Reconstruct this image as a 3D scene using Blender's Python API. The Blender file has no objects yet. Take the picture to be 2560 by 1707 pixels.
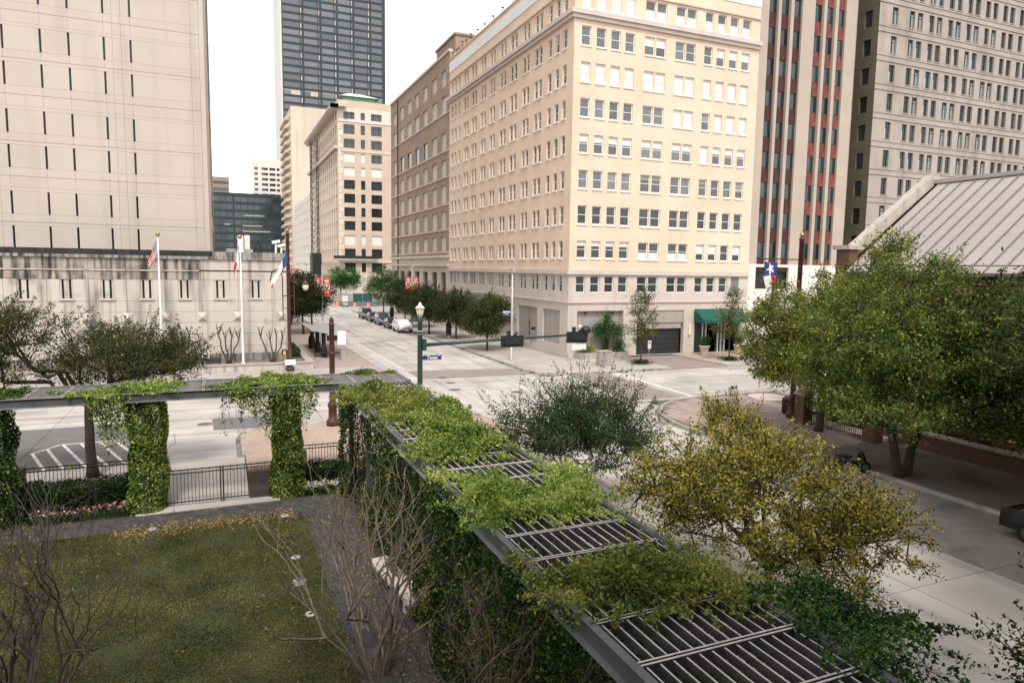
import bpy, math, random
import numpy as np
from mathutils import Vector, Matrix
R = math.radians
random.seed(7); RNG = np.random.default_rng(11)
scn = bpy.context.scene
col = scn.collection

# ------------------------------------------------------------------ camera, sky, sun, exposure
CAM_H = 8.8
YAW, PITCH, ROLL = R(23.15), R(6.07), R(.842)
cf = Vector((math.sin(YAW)*math.cos(PITCH), math.cos(YAW)*math.cos(PITCH), -math.sin(PITCH)))
cr0 = Vector((math.cos(YAW), -math.sin(YAW), 0)); cu0 = cr0.cross(cf)
cr = cr0*math.cos(ROLL)+cu0*math.sin(ROLL); cu = cu0*math.cos(ROLL)-cr0*math.sin(ROLL)
cam = bpy.data.cameras.new('camera'); cam.lens = 24; cam.sensor_width = 36; cam.clip_start = .1; cam.clip_end = 3000
camo = bpy.data.objects.new('camera', cam); col.objects.link(camo)
camo.matrix_world = Matrix(((cr.x, cu.x, -cf.x, 0), (cr.y, cu.y, -cf.y, 0), (cr.z, cu.z, -cf.z, CAM_H), (0, 0, 0, 1)))
scn.camera = camo

SUN_EL, SUN_AZ = R(56), R(195)      # azimuth clockwise from +Y: the hazy sun stands behind the camera, a little to the left
world = bpy.data.worlds.new('World'); scn.world = world; world.use_nodes = True
wn = world.node_tree; wn.nodes.clear()
wo = wn.nodes.new('ShaderNodeOutputWorld'); wb = wn.nodes.new('ShaderNodeBackground')
sky = wn.nodes.new('ShaderNodeTexSky'); sky.sky_type = 'NISHITA'; sky.sun_disc = False
sky.sun_elevation = SUN_EL; sky.sun_rotation = SUN_AZ; sky.air_density = 1.0; sky.dust_density = 1.2; sky.ozone_density = 1
hs = wn.nodes.new('ShaderNodeHueSaturation'); hs.inputs['Saturation'].default_value = .07; hs.inputs['Value'].default_value = 1.1
wn.links.new(sky.outputs[0], hs.inputs['Color']); wn.links.new(hs.outputs[0], wb.inputs[0]); wn.links.new(wb.outputs[0], wo.inputs[0])
wb.inputs[1].default_value = .15
sl = bpy.data.lights.new('sun', 'SUN'); sl.energy = 1.4; sl.angle = R(10.0); sl.color = (1, .95, .88)
so = bpy.data.objects.new('sun', sl); col.objects.link(so); so.location = (-10, -40, 60)
sd = Vector((math.sin(SUN_AZ)*math.cos(SUN_EL), math.cos(SUN_AZ)*math.cos(SUN_EL), math.sin(SUN_EL)))
so.rotation_euler = sd.to_track_quat('Z', 'Y').to_euler()
scn.view_settings.view_transform = 'Standard'; scn.view_settings.look = 'None'
scn.view_settings.exposure = .9; scn.view_settings.gamma = 1; scn.view_settings.use_curve_mapping = False

# ------------------------------------------------------------------ photo pixel -> place (2560 x 1707 pixels)
def ray(x, y): return cf+cr*((x-1280)/1706.7)+cu*((853.5-y)/1706.7)
def gp(x, y, z=0):
    d = ray(x, y); return Vector((0, 0, CAM_H))+d*((z-CAM_H)/d.z)
def yp(x, y, Y):
    d = ray(x, y); return Vector((0, 0, CAM_H))+d*(Y/d.y)
def xp(x, y, X):
    d = ray(x, y); return Vector((0, 0, CAM_H))+d*(X/d.x)

# ------------------------------------------------------------------ mesh helpers
class MB:
    def __init__(s): s.v = []; s.f = []; s.m = []
    def face(s, pts, m=0):
        n = len(s.v); s.v += [tuple(p) for p in pts]; s.f.append(tuple(range(n, n+len(pts)))); s.m.append(m)
    def box(s, x0, x1, y0, y1, z0, z1, m=0):
        n = len(s.v)
        s.v += [(x0,y0,z0),(x1,y0,z0),(x1,y1,z0),(x0,y1,z0),(x0,y0,z1),(x1,y0,z1),(x1,y1,z1),(x0,y1,z1)]
        for q in ((0,3,2,1),(4,5,6,7),(0,1,5,4),(1,2,6,5),(2,3,7,6),(3,0,4,7)): s.f.append(tuple(n+i for i in q)); s.m.append(m)
        return s
    def bar(s, a, b, w, h=None, m=0):          # square bar from a to b
        a = Vector(a); b = Vector(b); h = h or w; d = (b-a).normalized()
        u = d.cross(Vector((0,0,1)));
        if u.length < 1e-4: u = Vector((1,0,0))
        u.normalize(); v = u.cross(d); n = len(s.v)
        for p in (a, b):
            for i, j in ((-1,-1),(1,-1),(1,1),(-1,1)): s.v.append(tuple(p+u*i*w/2+v*j*h/2))
        for q in ((0,3,2,1),(4,5,6,7),(0,1,5,4),(1,2,6,5),(2,3,7,6),(3,0,4,7)): s.f.append(tuple(n+i for i in q)); s.m.append(m)
        return s
    def tube(s, pts, rad, k=6, m=0, cap=True):
        pts = [Vector(p) for p in pts]; n0 = len(s.v); N = len(pts)
        if not hasattr(rad, '__len__'): rad = [rad]*N
        d0 = (pts[1]-pts[0]).normalized(); u = d0.orthogonal().normalized()
        for i, p in enumerate(pts):
            d = (pts[min(i+1,N-1)]-pts[max(i-1,0)]).normalized()
            u = (u-d*u.dot(d)); u = u.normalized() if u.length > 1e-5 else d.orthogonal().normalized(); w = d.cross(u)
            for j in range(k):
                a = 2*math.pi*j/k; s.v.append(tuple(p+(u*math.cos(a)+w*math.sin(a))*rad[i]))
        for i in range(N-1):
            for j in range(k):
                a = n0+i*k+j; b = n0+i*k+(j+1)%k; s.f.append((a,b,b+k,a+k)); s.m.append(m)
        if cap:
            s.f.append(tuple(n0+j for j in reversed(range(k)))); s.m.append(m)
            s.f.append(tuple(n0+(N-1)*k+j for j in range(k))); s.m.append(m)
        return s
    def lathe(s, c, prof, k=14, m=0):           # prof: (radius, z) list
        n0 = len(s.v); c = Vector(c)
        for r, z in prof:
            for j in range(k):
                a = 2*math.pi*j/k; s.v.append((c.x+r*math.cos(a), c.y+r*math.sin(a), c.z+z))
        for i in range(len(prof)-1):
            for j in range(k):
                a = n0+i*k+j; b = n0+i*k+(j+1)%k; s.f.append((a,b,b+k,a+k)); s.m.append(m)
        s.f.append(tuple(n0+j for j in reversed(range(k)))); s.m.append(m)
        s.f.append(tuple(n0+(len(prof)-1)*k+j for j in range(k))); s.m.append(m)
        return s
    def mesh(s, name, mats, smooth=False):
        me = bpy.data.meshes.new(name); me.from_pydata(s.v, [], s.f)
        for mt in (mats if isinstance(mats, (list, tuple)) else [mats]): me.materials.append(M[mt] if isinstance(mt, str) else mt)
        if any(s.m): me.polygons.foreach_set('material_index', s.m)
        if smooth: me.polygons.foreach_set('use_smooth', [True]*len(me.polygons))
        me.update(); return me
    def build(s, name, mats, parent=None, smooth=False):
        return place(name, s.mesh(name, mats, smooth), parent)
def place(name, me, parent=None, loc=None, rz=0):
    o = bpy.data.objects.new(name, me); col.objects.link(o)
    if parent is not None: o.parent = parent
    if loc is not None: o.location = loc
    if rz: o.rotation_euler = (0, 0, rz)
    return o
def tag(o, label, cat, group=None, kind=None):
    o['label'] = label; o['category'] = cat
    if group: o['group'] = group
    if kind: o['kind'] = kind
    return o
def thing(name, label, cat, loc=(0,0,0), rz=0, group=None):
    o = bpy.data.objects.new(name, None); col.objects.link(o); o.empty_display_size = .2
    o.location = loc; o.rotation_euler = (0, 0, rz); return tag(o, label, cat, group)
def struct(o): o['kind'] = 'structure'; return o
def copy_tree(o, parent=None):
    c = o.copy(); col.objects.link(c)
    if parent is not None: c.parent = parent
    for ch in [x for x in bpy.data.objects if x.parent == o]: copy_tree(ch, c)
    return c

# ------------------------------------------------------------------ materials
M = {}
def srgb(c):
    if isinstance(c, str): c = tuple(int(c[i:i+2], 16)/255 for i in (0, 2, 4))
    return tuple((x/12.92 if x <= .04045 else ((x+.055)/1.055)**2.4) for x in c)
def mat(name, c, rough=.8, var=.12, scale=3.0, bump=0.0, metal=0.0, spec=.3, rnd=0.0, streak=None, dirt=None, fine=None, stretch=None, wear=None):
    """base colour (linear) with soft tone variation, fine grain, optional dirt patches and streaks running down"""
    c = srgb(c) if isinstance(c, str) else c
    m = bpy.data.materials.new(name); m.use_nodes = True; nt = m.node_tree; N = nt.nodes; L = nt.links
    b = N['Principled BSDF']; b.inputs['Roughness'].default_value = rough; b.inputs['Metallic'].default_value = metal
    b.inputs['Specular IOR Level'].default_value = spec
    tc = N.new('ShaderNodeTexCoord'); co = tc.outputs['Object']
    if stretch:
        mp = N.new('ShaderNodeMapping'); mp.inputs['Scale'].default_value = stretch; L.new(co, mp.inputs[0]); co = mp.outputs[0]
    def noise(sc, det=4):
        n = N.new('ShaderNodeTexNoise'); n.inputs['Scale'].default_value = sc; n.inputs['Detail'].default_value = det; L.new(co, n.inputs['Vector']); return n
    def mul(a, f):      # colour * scalar socket
        x = N.new('ShaderNodeMix'); x.data_type = 'RGBA'; x.blend_type = 'MULTIPLY'; x.inputs[0].default_value = 1
        L.new(a, x.inputs[6]) if not isinstance(a, tuple) else setattr(x.inputs[6], 'default_value', (*a, 1))
        L.new(f, x.inputs[7]); return x.outputs[2]
    def rng(s, a, b_, lo=.3, hi=.7):
        r = N.new('ShaderNodeMapRange'); r.inputs[1].default_value = lo; r.inputs[2].default_value = hi; r.inputs[3].default_value = a; r.inputs[4].default_value = b_
        L.new(s, r.inputs[0]); return r.outputs[0]
    cur = mul(c, rng(noise(scale).outputs[0], 1-var, 1+var))
    if fine: cur = mul(cur, rng(noise(fine, 2).outputs[0], 1-var*.9, 1+var*.9))
    if rnd:
        oi = N.new('ShaderNodeObjectInfo'); cur = mul(cur, rng(oi.outputs['Random'], 1-rnd, 1+rnd, 0, 1))
    if streak:          # (scale_xy, scale_z, strength, threshold)
        mp = N.new('ShaderNodeMapping'); mp.inputs['Scale'].default_value = (streak[0], streak[0], streak[1]); L.new(tc.outputs['Object'], mp.inputs[0])
        n = N.new('ShaderNodeTexNoise'); n.inputs['Scale'].default_value = 1; n.inputs['Detail'].default_value = 5; L.new(mp.outputs[0], n.inputs['Vector'])
        cur = mul(cur, rng(n.outputs[0], 1, 1-streak[2], streak[3], streak[3]+.22))
    if wear:            # tyre wear and oil drawn out along the lanes: (sx, sy, sz, strength)
        mp = N.new('ShaderNodeMapping'); mp.inputs['Scale'].default_value = wear[:3]; L.new(N.new('ShaderNodeNewGeometry').outputs['Position'], mp.inputs[0])
        n = N.new('ShaderNodeTexNoise'); n.inputs['Scale'].default_value = 1; n.inputs['Detail'].default_value = 6; L.new(mp.outputs[0], n.inputs['Vector']); cur = mul(cur, rng(n.outputs[0], 1, 1-wear[3], .48, .68))
    if dirt:            # (scale, strength, threshold)
        cur = mul(cur, rng(noise(dirt[0], 6).outputs[0], 1, 1-dirt[1], dirt[2], dirt[2]+.15))
    L.new(cur, b.inputs['Base Color'])
    if bump:
        bp = N.new('ShaderNodeBump'); bp.inputs['Strength'].default_value = bump; bp.inputs['Distance'].default_value = .02
        L.new(noise(fine or scale*6, 3).outputs[0], bp.inputs['Height']); L.new(bp.outputs[0], b.inputs['Normal'])
    M[name] = m; return m
def brickmat(name, c1, c2, mortar, w, h, rough=.9, axis='xz', var=.1, ms=.012):
    m = bpy.data.materials.new(name); m.use_nodes = True; nt = m.node_tree; N = nt.nodes; L = nt.links; b = N['Principled BSDF']
    b.inputs['Roughness'].default_value = rough; b.inputs['Specular IOR Level'].default_value = .25
    tc = N.new('ShaderNodeTexCoord'); sx = N.new('ShaderNodeSeparateXYZ'); L.new(tc.outputs['Object'], sx.inputs[0])
    ad = N.new('ShaderNodeMath'); ad.operation = 'ADD'; cb = N.new('ShaderNodeCombineXYZ')
    if axis == 'xz': L.new(sx.outputs[0], ad.inputs[0]); L.new(sx.outputs[1], ad.inputs[1]); L.new(ad.outputs[0], cb.inputs[0]); L.new(sx.outputs[2], cb.inputs[1])
    else: L.new(sx.outputs[0], cb.inputs[0]); L.new(sx.outputs[1], cb.inputs[1])
    t = N.new('ShaderNodeTexBrick'); L.new(cb.outputs[0], t.inputs[0]); t.inputs['Scale'].default_value = 1
    t.inputs['Color1'].default_value = (*srgb(c1), 1); t.inputs['Color2'].default_value = (*srgb(c2), 1); t.inputs['Mortar'].default_value = (*srgb(mortar), 1)
    t.inputs['Mortar Size'].default_value = ms; t.inputs['Brick Width'].default_value = w; t.inputs['Row Height'].default_value = h
    n = N.new('ShaderNodeTexNoise'); n.inputs['Scale'].default_value = .35; n.inputs['Detail'].default_value = 6; L.new(tc.outputs['Object'], n.inputs['Vector'])
    r = N.new('ShaderNodeMapRange'); r.inputs[1].default_value = .3; r.inputs[2].default_value = .7; r.inputs[3].default_value = 1-var; r.inputs[4].default_value = 1+var; L.new(n.outputs[0], r.inputs[0])
    x = N.new('ShaderNodeMix'); x.data_type = 'RGBA'; x.blend_type = 'MULTIPLY'; x.inputs[0].default_value = 1; L.new(t.outputs[0], x.inputs[6]); L.new(r.outputs[0], x.inputs[7]); L.new(x.outputs[2], b.inputs['Base Color'])
    M[name] = m
def leafmat(name, cols, trans=.35, rough=.55, patch=1.2):
    """leaf colour: random for each leaf (mesh island) and drifting in patches"""
    m = bpy.data.materials.new(name); m.use_nodes = True; nt = m.node_tree; N = nt.nodes; L = nt.links
    b = N['Principled BSDF']; b.inputs['Roughness'].default_value = rough; b.inputs['Specular IOR Level'].default_value = .25
    g = N.new('ShaderNodeNewGeometry'); rp = N.new('ShaderNodeValToRGB'); e = rp.color_ramp.elements
    tc = N.new('ShaderNodeTexCoord'); n = N.new('ShaderNodeTexNoise'); n.inputs['Scale'].default_value = patch; n.inputs['Detail'].default_value = 2; L.new(tc.outputs['Object'], n.inputs['Vector'])
    a = N.new('ShaderNodeMath'); a.operation = 'MULTIPLY_ADD'; L.new(g.outputs['Random Per Island'], a.inputs[0]); a.inputs[1].default_value = .55
    mr = N.new('ShaderNodeMapRange'); mr.inputs[1].default_value = .32; mr.inputs[2].default_value = .68; mr.inputs[3].default_value = 0; mr.inputs[4].default_value = .45; L.new(n.outputs[0], mr.inputs[0]); L.new(mr.outputs[0], a.inputs[2]); L.new(a.outputs[0], rp.inputs[0])
    e[0].color = (*srgb(cols[0]), 1); e[1].color = (*srgb(cols[-1]), 1); e[1].position = 1
    for i, c in enumerate(cols[1:-1]):
        q = e.new((i+1)/(len(cols)-1)); q.color = (*srgb(c), 1)
    L.new(rp.outputs[0], b.inputs['Base Color'])
    t = N.new('ShaderNodeBsdfTranslucent'); L.new(rp.outputs[0], t.inputs[0]); mx = N.new('ShaderNodeMixShader'); mx.inputs[0].default_value = trans
    L.new(b.outputs[0], mx.inputs[1]); L.new(t.outputs[0], mx.inputs[2]); L.new(mx.outputs[0], N['Material Output'].inputs[0]); M[name] = m
def emis(name, c, s):
    m = bpy.data.materials.new(name); m.use_nodes = True; b = m.node_tree.nodes['Principled BSDF']
    b.inputs['Base Color'].default_value = (*srgb(c), 1); b.inputs['Emission Color'].default_value = (*srgb(c), 1); b.inputs['Emission Strength'].default_value = s; M[name] = m

mat('concrete_road', (.47,.43,.40), .85, .14, .35, .15, rnd=.09, fine=60, dirt=(.22,.18,.5), wear=(1.1,.03,.03,.3))
mat('concrete_road_across', (.47,.43,.40), .85, .14, .35, .15, rnd=.09, fine=60, dirt=(.22,.18,.5), wear=(.03,1.1,.03,.3))
mat('crack', (.13,.12,.11), .9, .2, 4)
mat('concrete_shaded', (.23,.21,.20), .85, .14, .5, .15, rnd=.06, fine=60, dirt=(.7,.3,.5))  # road concrete with the tree shade at the right kerb put into its colour
mat('road_joint', (.12,.11,.10), .9, .1)
mat('asphalt', (.075,.072,.072), .9, .2, .4, .2, fine=70, dirt=(.4,.25,.55))
mat('asphalt_patch', (.16,.15,.15), .9, .15, 1.5, .2, fine=60)
mat('sidewalk', (.42,.375,.345), .85, .12, .5, .12, rnd=.06, fine=50, dirt=(.3,.16,.52))
mat('gutter', (.24,.22,.20), .9, .2, .8, .1, fine=40, dirt=(1.2,.4,.5))
mat('kerb', (.40,.37,.335), .85, .2, .8, .1, fine=40, dirt=(1.2,.45,.5))
mat('paver', (.36,.285,.25), .85, .12, 1.2, .12, rnd=.08, fine=40)
mat('shaded_pavement', (.20,.165,.145), .88, .18, .6, .15, fine=45, dirt=(.5,.3,.5))  # brown paving darkened, the tree shade over it put into the colour
mat('paver_joint', (.19,.15,.13), .9, .1)
mat('brick_crossing', (.27,.22,.205), .85, .12, .8, .1, fine=40)
brickmat('brick_paving', 'b8a394', 'a8907f', '9a8a7e', .22, .11, axis='xy')
mat('white_line', (.68,.65,.62), .7, .2, 2, 0, fine=25, dirt=(3,.35,.5))
mat('iron_cover', (.13,.12,.11), .7, .2, 8, .2)
mat('lawn', (.042,.047,.019), .95, .4, .9, .5, fine=30)
mat('gravel', (.07,.068,.066), .95, .3, 3, .6, fine=45)
mat('far_ground', (.28,.26,.24), .95, .1, .02)
mat('jail_panel', (.49,.42,.36), .85, .05, .25, .05, rnd=.02, fine=18, streak=(.9,.07,.14,.55))
mat('jail_joint', (.19,.16,.135), .9, .1)
mat('podium_panel', (.54,.475,.415), .85, .07, .3, .06, rnd=.03, fine=18, streak=(1.6,.12,.62,.5), dirt=(.9,.3,.56))
mat('black_stain', (.035,.04,.035), .95, .3, 1, .1, streak=(3.5,.5,.5,.45), fine=12)
mat('stain_ledge', (.30,.265,.235), .9, .2, .5, .05, streak=(4,.4,.8,.44))
mat('stain_panel', (.38,.33,.285), .9, .1, .3, .05, rnd=.05, fine=14, streak=(2.6,.22,.88,.44), dirt=(.9,.3,.5))
mat('slit', (.015,.03,.03), .25, .1, spec=.5)
brickmat('yellow_brick', 'e1c6af', 'dabba3', 'd4c0ab', .25, .075, var=.075)
mat('hotel_stone', (.54,.47,.415), .85, .06, .5, .03, fine=15, streak=(1.2,.1,.16,.55))
mat('hotel_panel', (.36,.315,.285), .85, .06, .5, .02, streak=(2,.1,.2,.5))
mat('hotel_sill', (.66,.60,.53), .8, .06, 1)
mat('window_white', (.72,.68,.62), .6, .05, 1)
mat('glass', (.022,.032,.034), .06, .35, .7, spec=.75, rnd=.6)
mat('glass_sky', (.10,.115,.12), .07, .3, .6, spec=.8, rnd=.45)  # paler panes: the reflected sky is put into the base colour
mat('blind', (.70,.67,.62), .7, .06, .8)
mat('blind_grey', (.26,.27,.265), .5, .1, .8)
mat('white_roof', (.72,.70,.67), .7, .06, .3)
brickmat('brown_brick', 'a38b78', '957c69', '917f70', .25, .075, var=.12)
mat('brown_stone', (.55,.46,.385), .85, .08, .5, streak=(1.2,.15,.2,.52))
mat('boarded', (.50,.47,.42), .8, .06, .6, rnd=.07)
brickmat('tan_brick', 'cdb8a4', 'c3ac96', 'bfae9e', .25, .075, var=.06)
mat('tan_stone', (.66,.57,.48), .85, .06, .5, streak=(1.2,.15,.15,.52))
mat('copper_roof', (.24,.45,.33), .7, .1, 1)
mat('slab_wall', (.60,.49,.39), .85, .08, .06, streak=(.4,.02,.18,.5))
mat('white_wall', (.66,.60,.53), .85, .05, .2)
mat('tower_dark', (.018,.03,.033), .4, .2, .1, spec=.4)
mat('tower_glass', (.105,.105,.12), .14, .12, .08, spec=.7, rnd=.35)
mat('tower_lit', (.46,.38,.32), .3, .2, .5, spec=.5)
mat('tower_white', (.66,.64,.61), .6, .04, .05)
mat('low_glass', (.03,.042,.045), .12, .3, .1, spec=.7, rnd=.5)
mat('red_stone', (.42,.345,.285), .85, .06, .4, fine=12)
mat('red_panel', (.075,.020,.016), .5, .35, .8, 0, spec=.4, stretch=(6,6,1.0), rnd=.12)
mat('red_panel_bright', (.16,.042,.028), .45, .7, .8, 0, spec=.4, stretch=(4,4,1.1), rnd=.15)
mat('red_white_base', (.68,.63,.57), .8, .05, .4, streak=(1.2,.1,.15,.52))
mat('grey_stone', (.36,.305,.265), .88, .10, .35, .04, fine=10, streak=(.7,.2,.22,.5))
brickmat('grey_side_brick', '6a6450', '5a5646', '6a6454', .3, .1, var=.15)
brickmat('church_brick', '6e4a3a', '5e3e32', '75655a', .23, .075, var=.15)
mat('church_stone', (.46,.40,.35), .85, .1, 1, streak=(3,.4,.3,.5))
mat('roof_metal', (.40,.355,.33), .5, .06, .4, metal=.15, rnd=.03)
mat('roof_seam', (.17,.15,.145), .55, .1)
mat('awning', (.008,.085,.06), .75, .15, 2)
mat('dark_door', (.022,.026,.026), .5, .2, 1)
mat('steel', (.13,.135,.14), .5, .2, 2, metal=.4, fine=30)
mat('steel_lit', (.30,.30,.30), .5, .15, 2, metal=.4, fine=30)  # lighter copy of steel: light on the beam flanges put into the colour
mat('steel_slat', (.10,.095,.095), .6, .25, 3, metal=.2, fine=30)
mat('slat_edge_lit', (.55,.52,.50), .5, .15, 3, metal=.2, fine=30)  # paler tops of slats and crossbars, the light on them put into the colour
mat('green_paint', (.014,.05,.042), .45, .1, 2, spec=.5)
mat('red_pole', (.075,.027,.023), .55, .25, 2, spec=.4)
mat('light_ring', (.42,.41,.39), .5, .1, 4)
mat('white_paint', (.72,.70,.67), .45, .06, 2)
mat('galv', (.42,.41,.39), .5, .1, 2, metal=.4)
mat('black_metal', (.018,.022,.022), .5, .2, 3, spec=.4)
mat('iron_fence', (.03,.035,.033), .55, .2, 3)
mat('lamp_globe', (.75,.66,.46), .3, .1, 2)
mat('sign_blue', (.012,.05,.16), .4, .05, 2)
mat('sign_white', (.75,.74,.72), .5, .04, 2)
mat('sign_red', (.55,.03,.025), .5, .05, 2)
mat('banner_red', (.60,.075,.045), .7, .08, 3)
mat('flag_red', (.42,.035,.04), .8, .1, 3); mat('flag_white', (.74,.71,.68), .8, .06, 3); mat('flag_blue', (.035,.065,.18), .8, .1, 3)
mat('gold', (.35,.28,.12), .35, .1, metal=.8)
emis('hand_orange', 'ff6a1a', 2.2)
mat('tyre', (.02,.02,.02), .8, .2, 8); mat('rim', (.16,.16,.17), .35, .1, metal=.8)
mat('car_white', (.70,.69,.67), .25, .03, 1, spec=.6); mat('car_black', (.009,.011,.013), .2, .05, 1, spec=.6); mat('car_navy', (.028,.035,.05), .2, .05, 1, spec=.6)
mat('car_glass', (.03,.035,.037), .05, .1, 1, spec=.8); mat('lamp_clear', (.6,.6,.58), .15, .05); mat('lamp_red', (.3,.02,.015), .2, .05); mat('plastic_dark', (.03,.03,.032), .6, .1)
mat('barrel_orange', (.70,.17,.05), .5, .1); mat('tarp_green', (.03,.10,.09), .7, .15, 1)
mat('planter_pot', (.62,.57,.50), .7, .08, 2); mat('planter_stone', (.40,.35,.31), .85, .12, 1.5, fine=20, streak=(2,.3,.35,.5))
mat('soil', (.055,.042,.032), .95, .3, 4, .3); mat('mulch', (.22,.165,.135), .95, .25, 6, .4, fine=40)
mat('bark', (.055,.045,.036), .9, .35, 5, .5, fine=25); mat('bark_pale', (.20,.16,.13), .85, .25, 4, .3, fine=25); mat('bark_grey', (.085,.074,.062), .9, .3, 5, .4)
leafmat('leaf_oak', ['1a2614', '32441e', '52602c', '78793c'])
leafmat('leaf_oak_light', ['2c381c', '586628', '8c903c', 'bcb45a'])
leafmat('leaf_green', ['1a3c1c', '2c5e2c', '447a38', '6c9442'])
leafmat('leaf_dark', ['121c12', '22301c', '384228', '565834'])
leafmat('leaf_yellow', ['5a5a22', '9a8e38', 'c8b24c', 'e8d278'], .4)
leafmat('leaf_vine', ['223c18', '4e6c2a', '84993f', 'b8c066'], .4)
leafmat('leaf_vine_lime', ['4a6428', '8ca248', 'bcc86c', 'dfe298'], .45)
leafmat('leaf_vine_dark', ['0c1a0e', '182e16', '2a4a1e', '52702c'], .35)
leafmat('leaf_vine_olive', ['3a3e1e', '676a34', '9a964e', 'c2b46a'], .4)
leafmat('leaf_bud', ['6f7a26', '94922c', 'aa9d3a', '8a7a2c'], .4)
leafmat('leaf_olive', ['383c1c', '565424', '76692c', '8f7a34'], .35)
leafmat('blade', ['242e10', '40481c', '6c6a32', 'a09460'], .3, .7, .5)
leafmat('dead_leaf', ['7a5c38', '94754a', 'a88c60', '6a4a2c'], .2, .8)
leafmat('petal_white', ['cfc6c0', 'e2dcd4'], .3); leafmat('petal_pink', ['8c1c40', 'b03a5c', 'c4617c'], .3)
leafmat('pebble', ['262624', '403e3c', '585450', '948c84'], 0, .9)
# ------------------------------------------------------------------ ground, roads, pavements
def prism(mb, pts, z0, z1, m=0, ms=None):
    n = len(mb.v); k = len(pts); ms = m if ms is None else ms
    a = sum(pts[i][0]*pts[(i+1)%k][1]-pts[(i+1)%k][0]*pts[i][1] for i in range(k))
    if a < 0: pts = pts[::-1]
    mb.v += [(p[0], p[1], z0) for p in pts]+[(p[0], p[1], z1) for p in pts]
    mb.f.append(tuple(n+k+i for i in range(k))); mb.m.append(m)
    for i in range(k):
        j = (i+1) % k; mb.f.append((n+i, n+j, n+k+j, n+k+i)); mb.m.append(ms)
    return mb
def arc(cx, cy, r, a0, a1, n=8): return [(cx+r*math.cos(R(a0+(a1-a0)*i/n)), cy+r*math.sin(R(a0+(a1-a0)*i/n))) for i in range(n+1)]
def kerb(name, pts, parent=None):
    mb = MB()
    for a, b in zip(pts[:-1], pts[1:]): mb.bar((a[0], a[1], .06), (b[0], b[1], .06), .16, .18)
    gm = MB()
    for a, b in zip(pts[:-1], pts[1:]): gm.bar((a[0], a[1], -.008), (b[0], b[1], -.008), .62, .022)
    gm.build('gutter', 'gutter', parent)
    return mb.build(name, 'kerb', parent)

o = MB().box(-1500, 1500, -900, 1800, -.5, -.06).build('ground', 'far_ground'); struct(o)
road = struct(MB().box(-45, 125, -14, 232, -.058, -.03).build('road', 'road_joint'))
def slab(x0, x1, y0, y1, mt='concrete_road'):
    g = .012
    MB().box(x0+g, x1-g, y0+g, y1-g, -.028, 0).build('road_slab', mt, road)
def cuts(a, b, step):
    n = max(1, round((b-a)/step)); return [a+(b-a)*i/n for i in range(n+1)]
xsA = [14.3, 17.8, 21.0, 24.2]
for y0, y1 in zip(cuts(2, 138, 5.2)[:-1], cuts(2, 138, 5.2)[1:]):
    for x0, x1 in zip(xsA[:-1], xsA[1:]): slab(x0, x1, y0, y1, 'concrete_shaded' if (x0 > 20.5 and y0 < 21) else 'concrete_road')
    if y0 < 36: slab(24.2, 26.3, y0, min(y1, 38.2), 'concrete_shaded' if y0 < 24 else 'concrete_road')
    if y0 > 53: slab(12.4, 14.3, y0, y1)
for r0, r1, mt in ((33, 35.7, 'concrete_road'), (35.7, 38.4, 'concrete_road'), (38.4, 42.3, 'concrete_road'), (42.3, 46.3, 'concrete_road'), (46.3, 50.3, 'concrete_road'), (50.3, 54.2, 'concrete_road')):
    for x0, x1 in zip(cuts(-17.5, 14.3, 4.6)[:-1], cuts(-17.5, 14.3, 4.6)[1:]):
        if r0 < 38 and x0 > 1: continue
        slab(x0, x1, r0, r1, 'asphalt_patch' if (x1 < -3.2 and r0 < 42) else 'concrete_road_across')
    if r0 >= 38:
        for x0, x1 in zip(cuts(24.2, 62, 4.7)[:-1], cuts(24.2, 62, 4.7)[1:]):
            if r0 < 50: slab(x0, x1, r0, r1, 'concrete_road_across')
struct(MB().box(12.4, 24.2, 138.05, 420, -.028, -.002).build('road_beyond_crossing', 'concrete_road'))
struct(MB().box(-60, 12.35, 138.05, 152, -.028, -.002).box(24.25, 120, 138.05, 152, -.028, -.002).build('cross_street', 'concrete_road'))
struct(MB().box(12.4, 24.2, -14, 1.95, -.028, -.002).box(-45, -17.55, 33, 54.2, -.028, -.002).box(62.05, 125, 38.4, 50.3, -.028, -.002).build('road_ends', 'concrete_road'))

def sheet(name, pts, z, mt, parent=None):
    mb = MB(); mb.face([(p[0], p[1], z) for p in pts]); return mb.build(name, mt, parent)
def rect(x0, x1, y0, y1): return [(x0,y0),(x1,y0),(x1,y1),(x0,y1)]
# crossings and markings, children of the road
sheet('brick_crossing', [(14.4,52.0),(24.0,51.0),(24.0,55.2),(14.4,56.4)], .004, 'brick_crossing', road)
sheet('brick_crossing', [(25.4,38.9),(29.6,38.9),(30.4,50.1),(26.6,50.1)], .004, 'brick_crossing', road)
for k in range(2): sheet('crossing_line', rect(14.4, 24, (51.35, 57.0)[k]-.1, (51.35, 57.0)[k]+.08), .008, 'white_line', road)
sheet('crossing_line', [(24.9,38.9),(25.15,38.9),(26.3,50.1),(26.05,50.1)], .008, 'white_line', road)
sheet('stop_line', [(30.4,38.9),(30.75,38.9),(31.4,50.1),(31.05,50.1)], .008, 'white_line', road)
sheet('lane_line', rect(14.3, 14.46, 57.3, 112), .004, 'white_line', road)
for X in (17.85, 20.95):
    y = 57.6
    sheet('lane_line', rect(X-.06, X+.06, y, y+12), .004, 'white_line', road)
    y += 19
    while y < 128: sheet('lane_dash', rect(X-.06, X+.06, y, y+3.2), .004, 'white_line', road); y += 10.5
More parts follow.
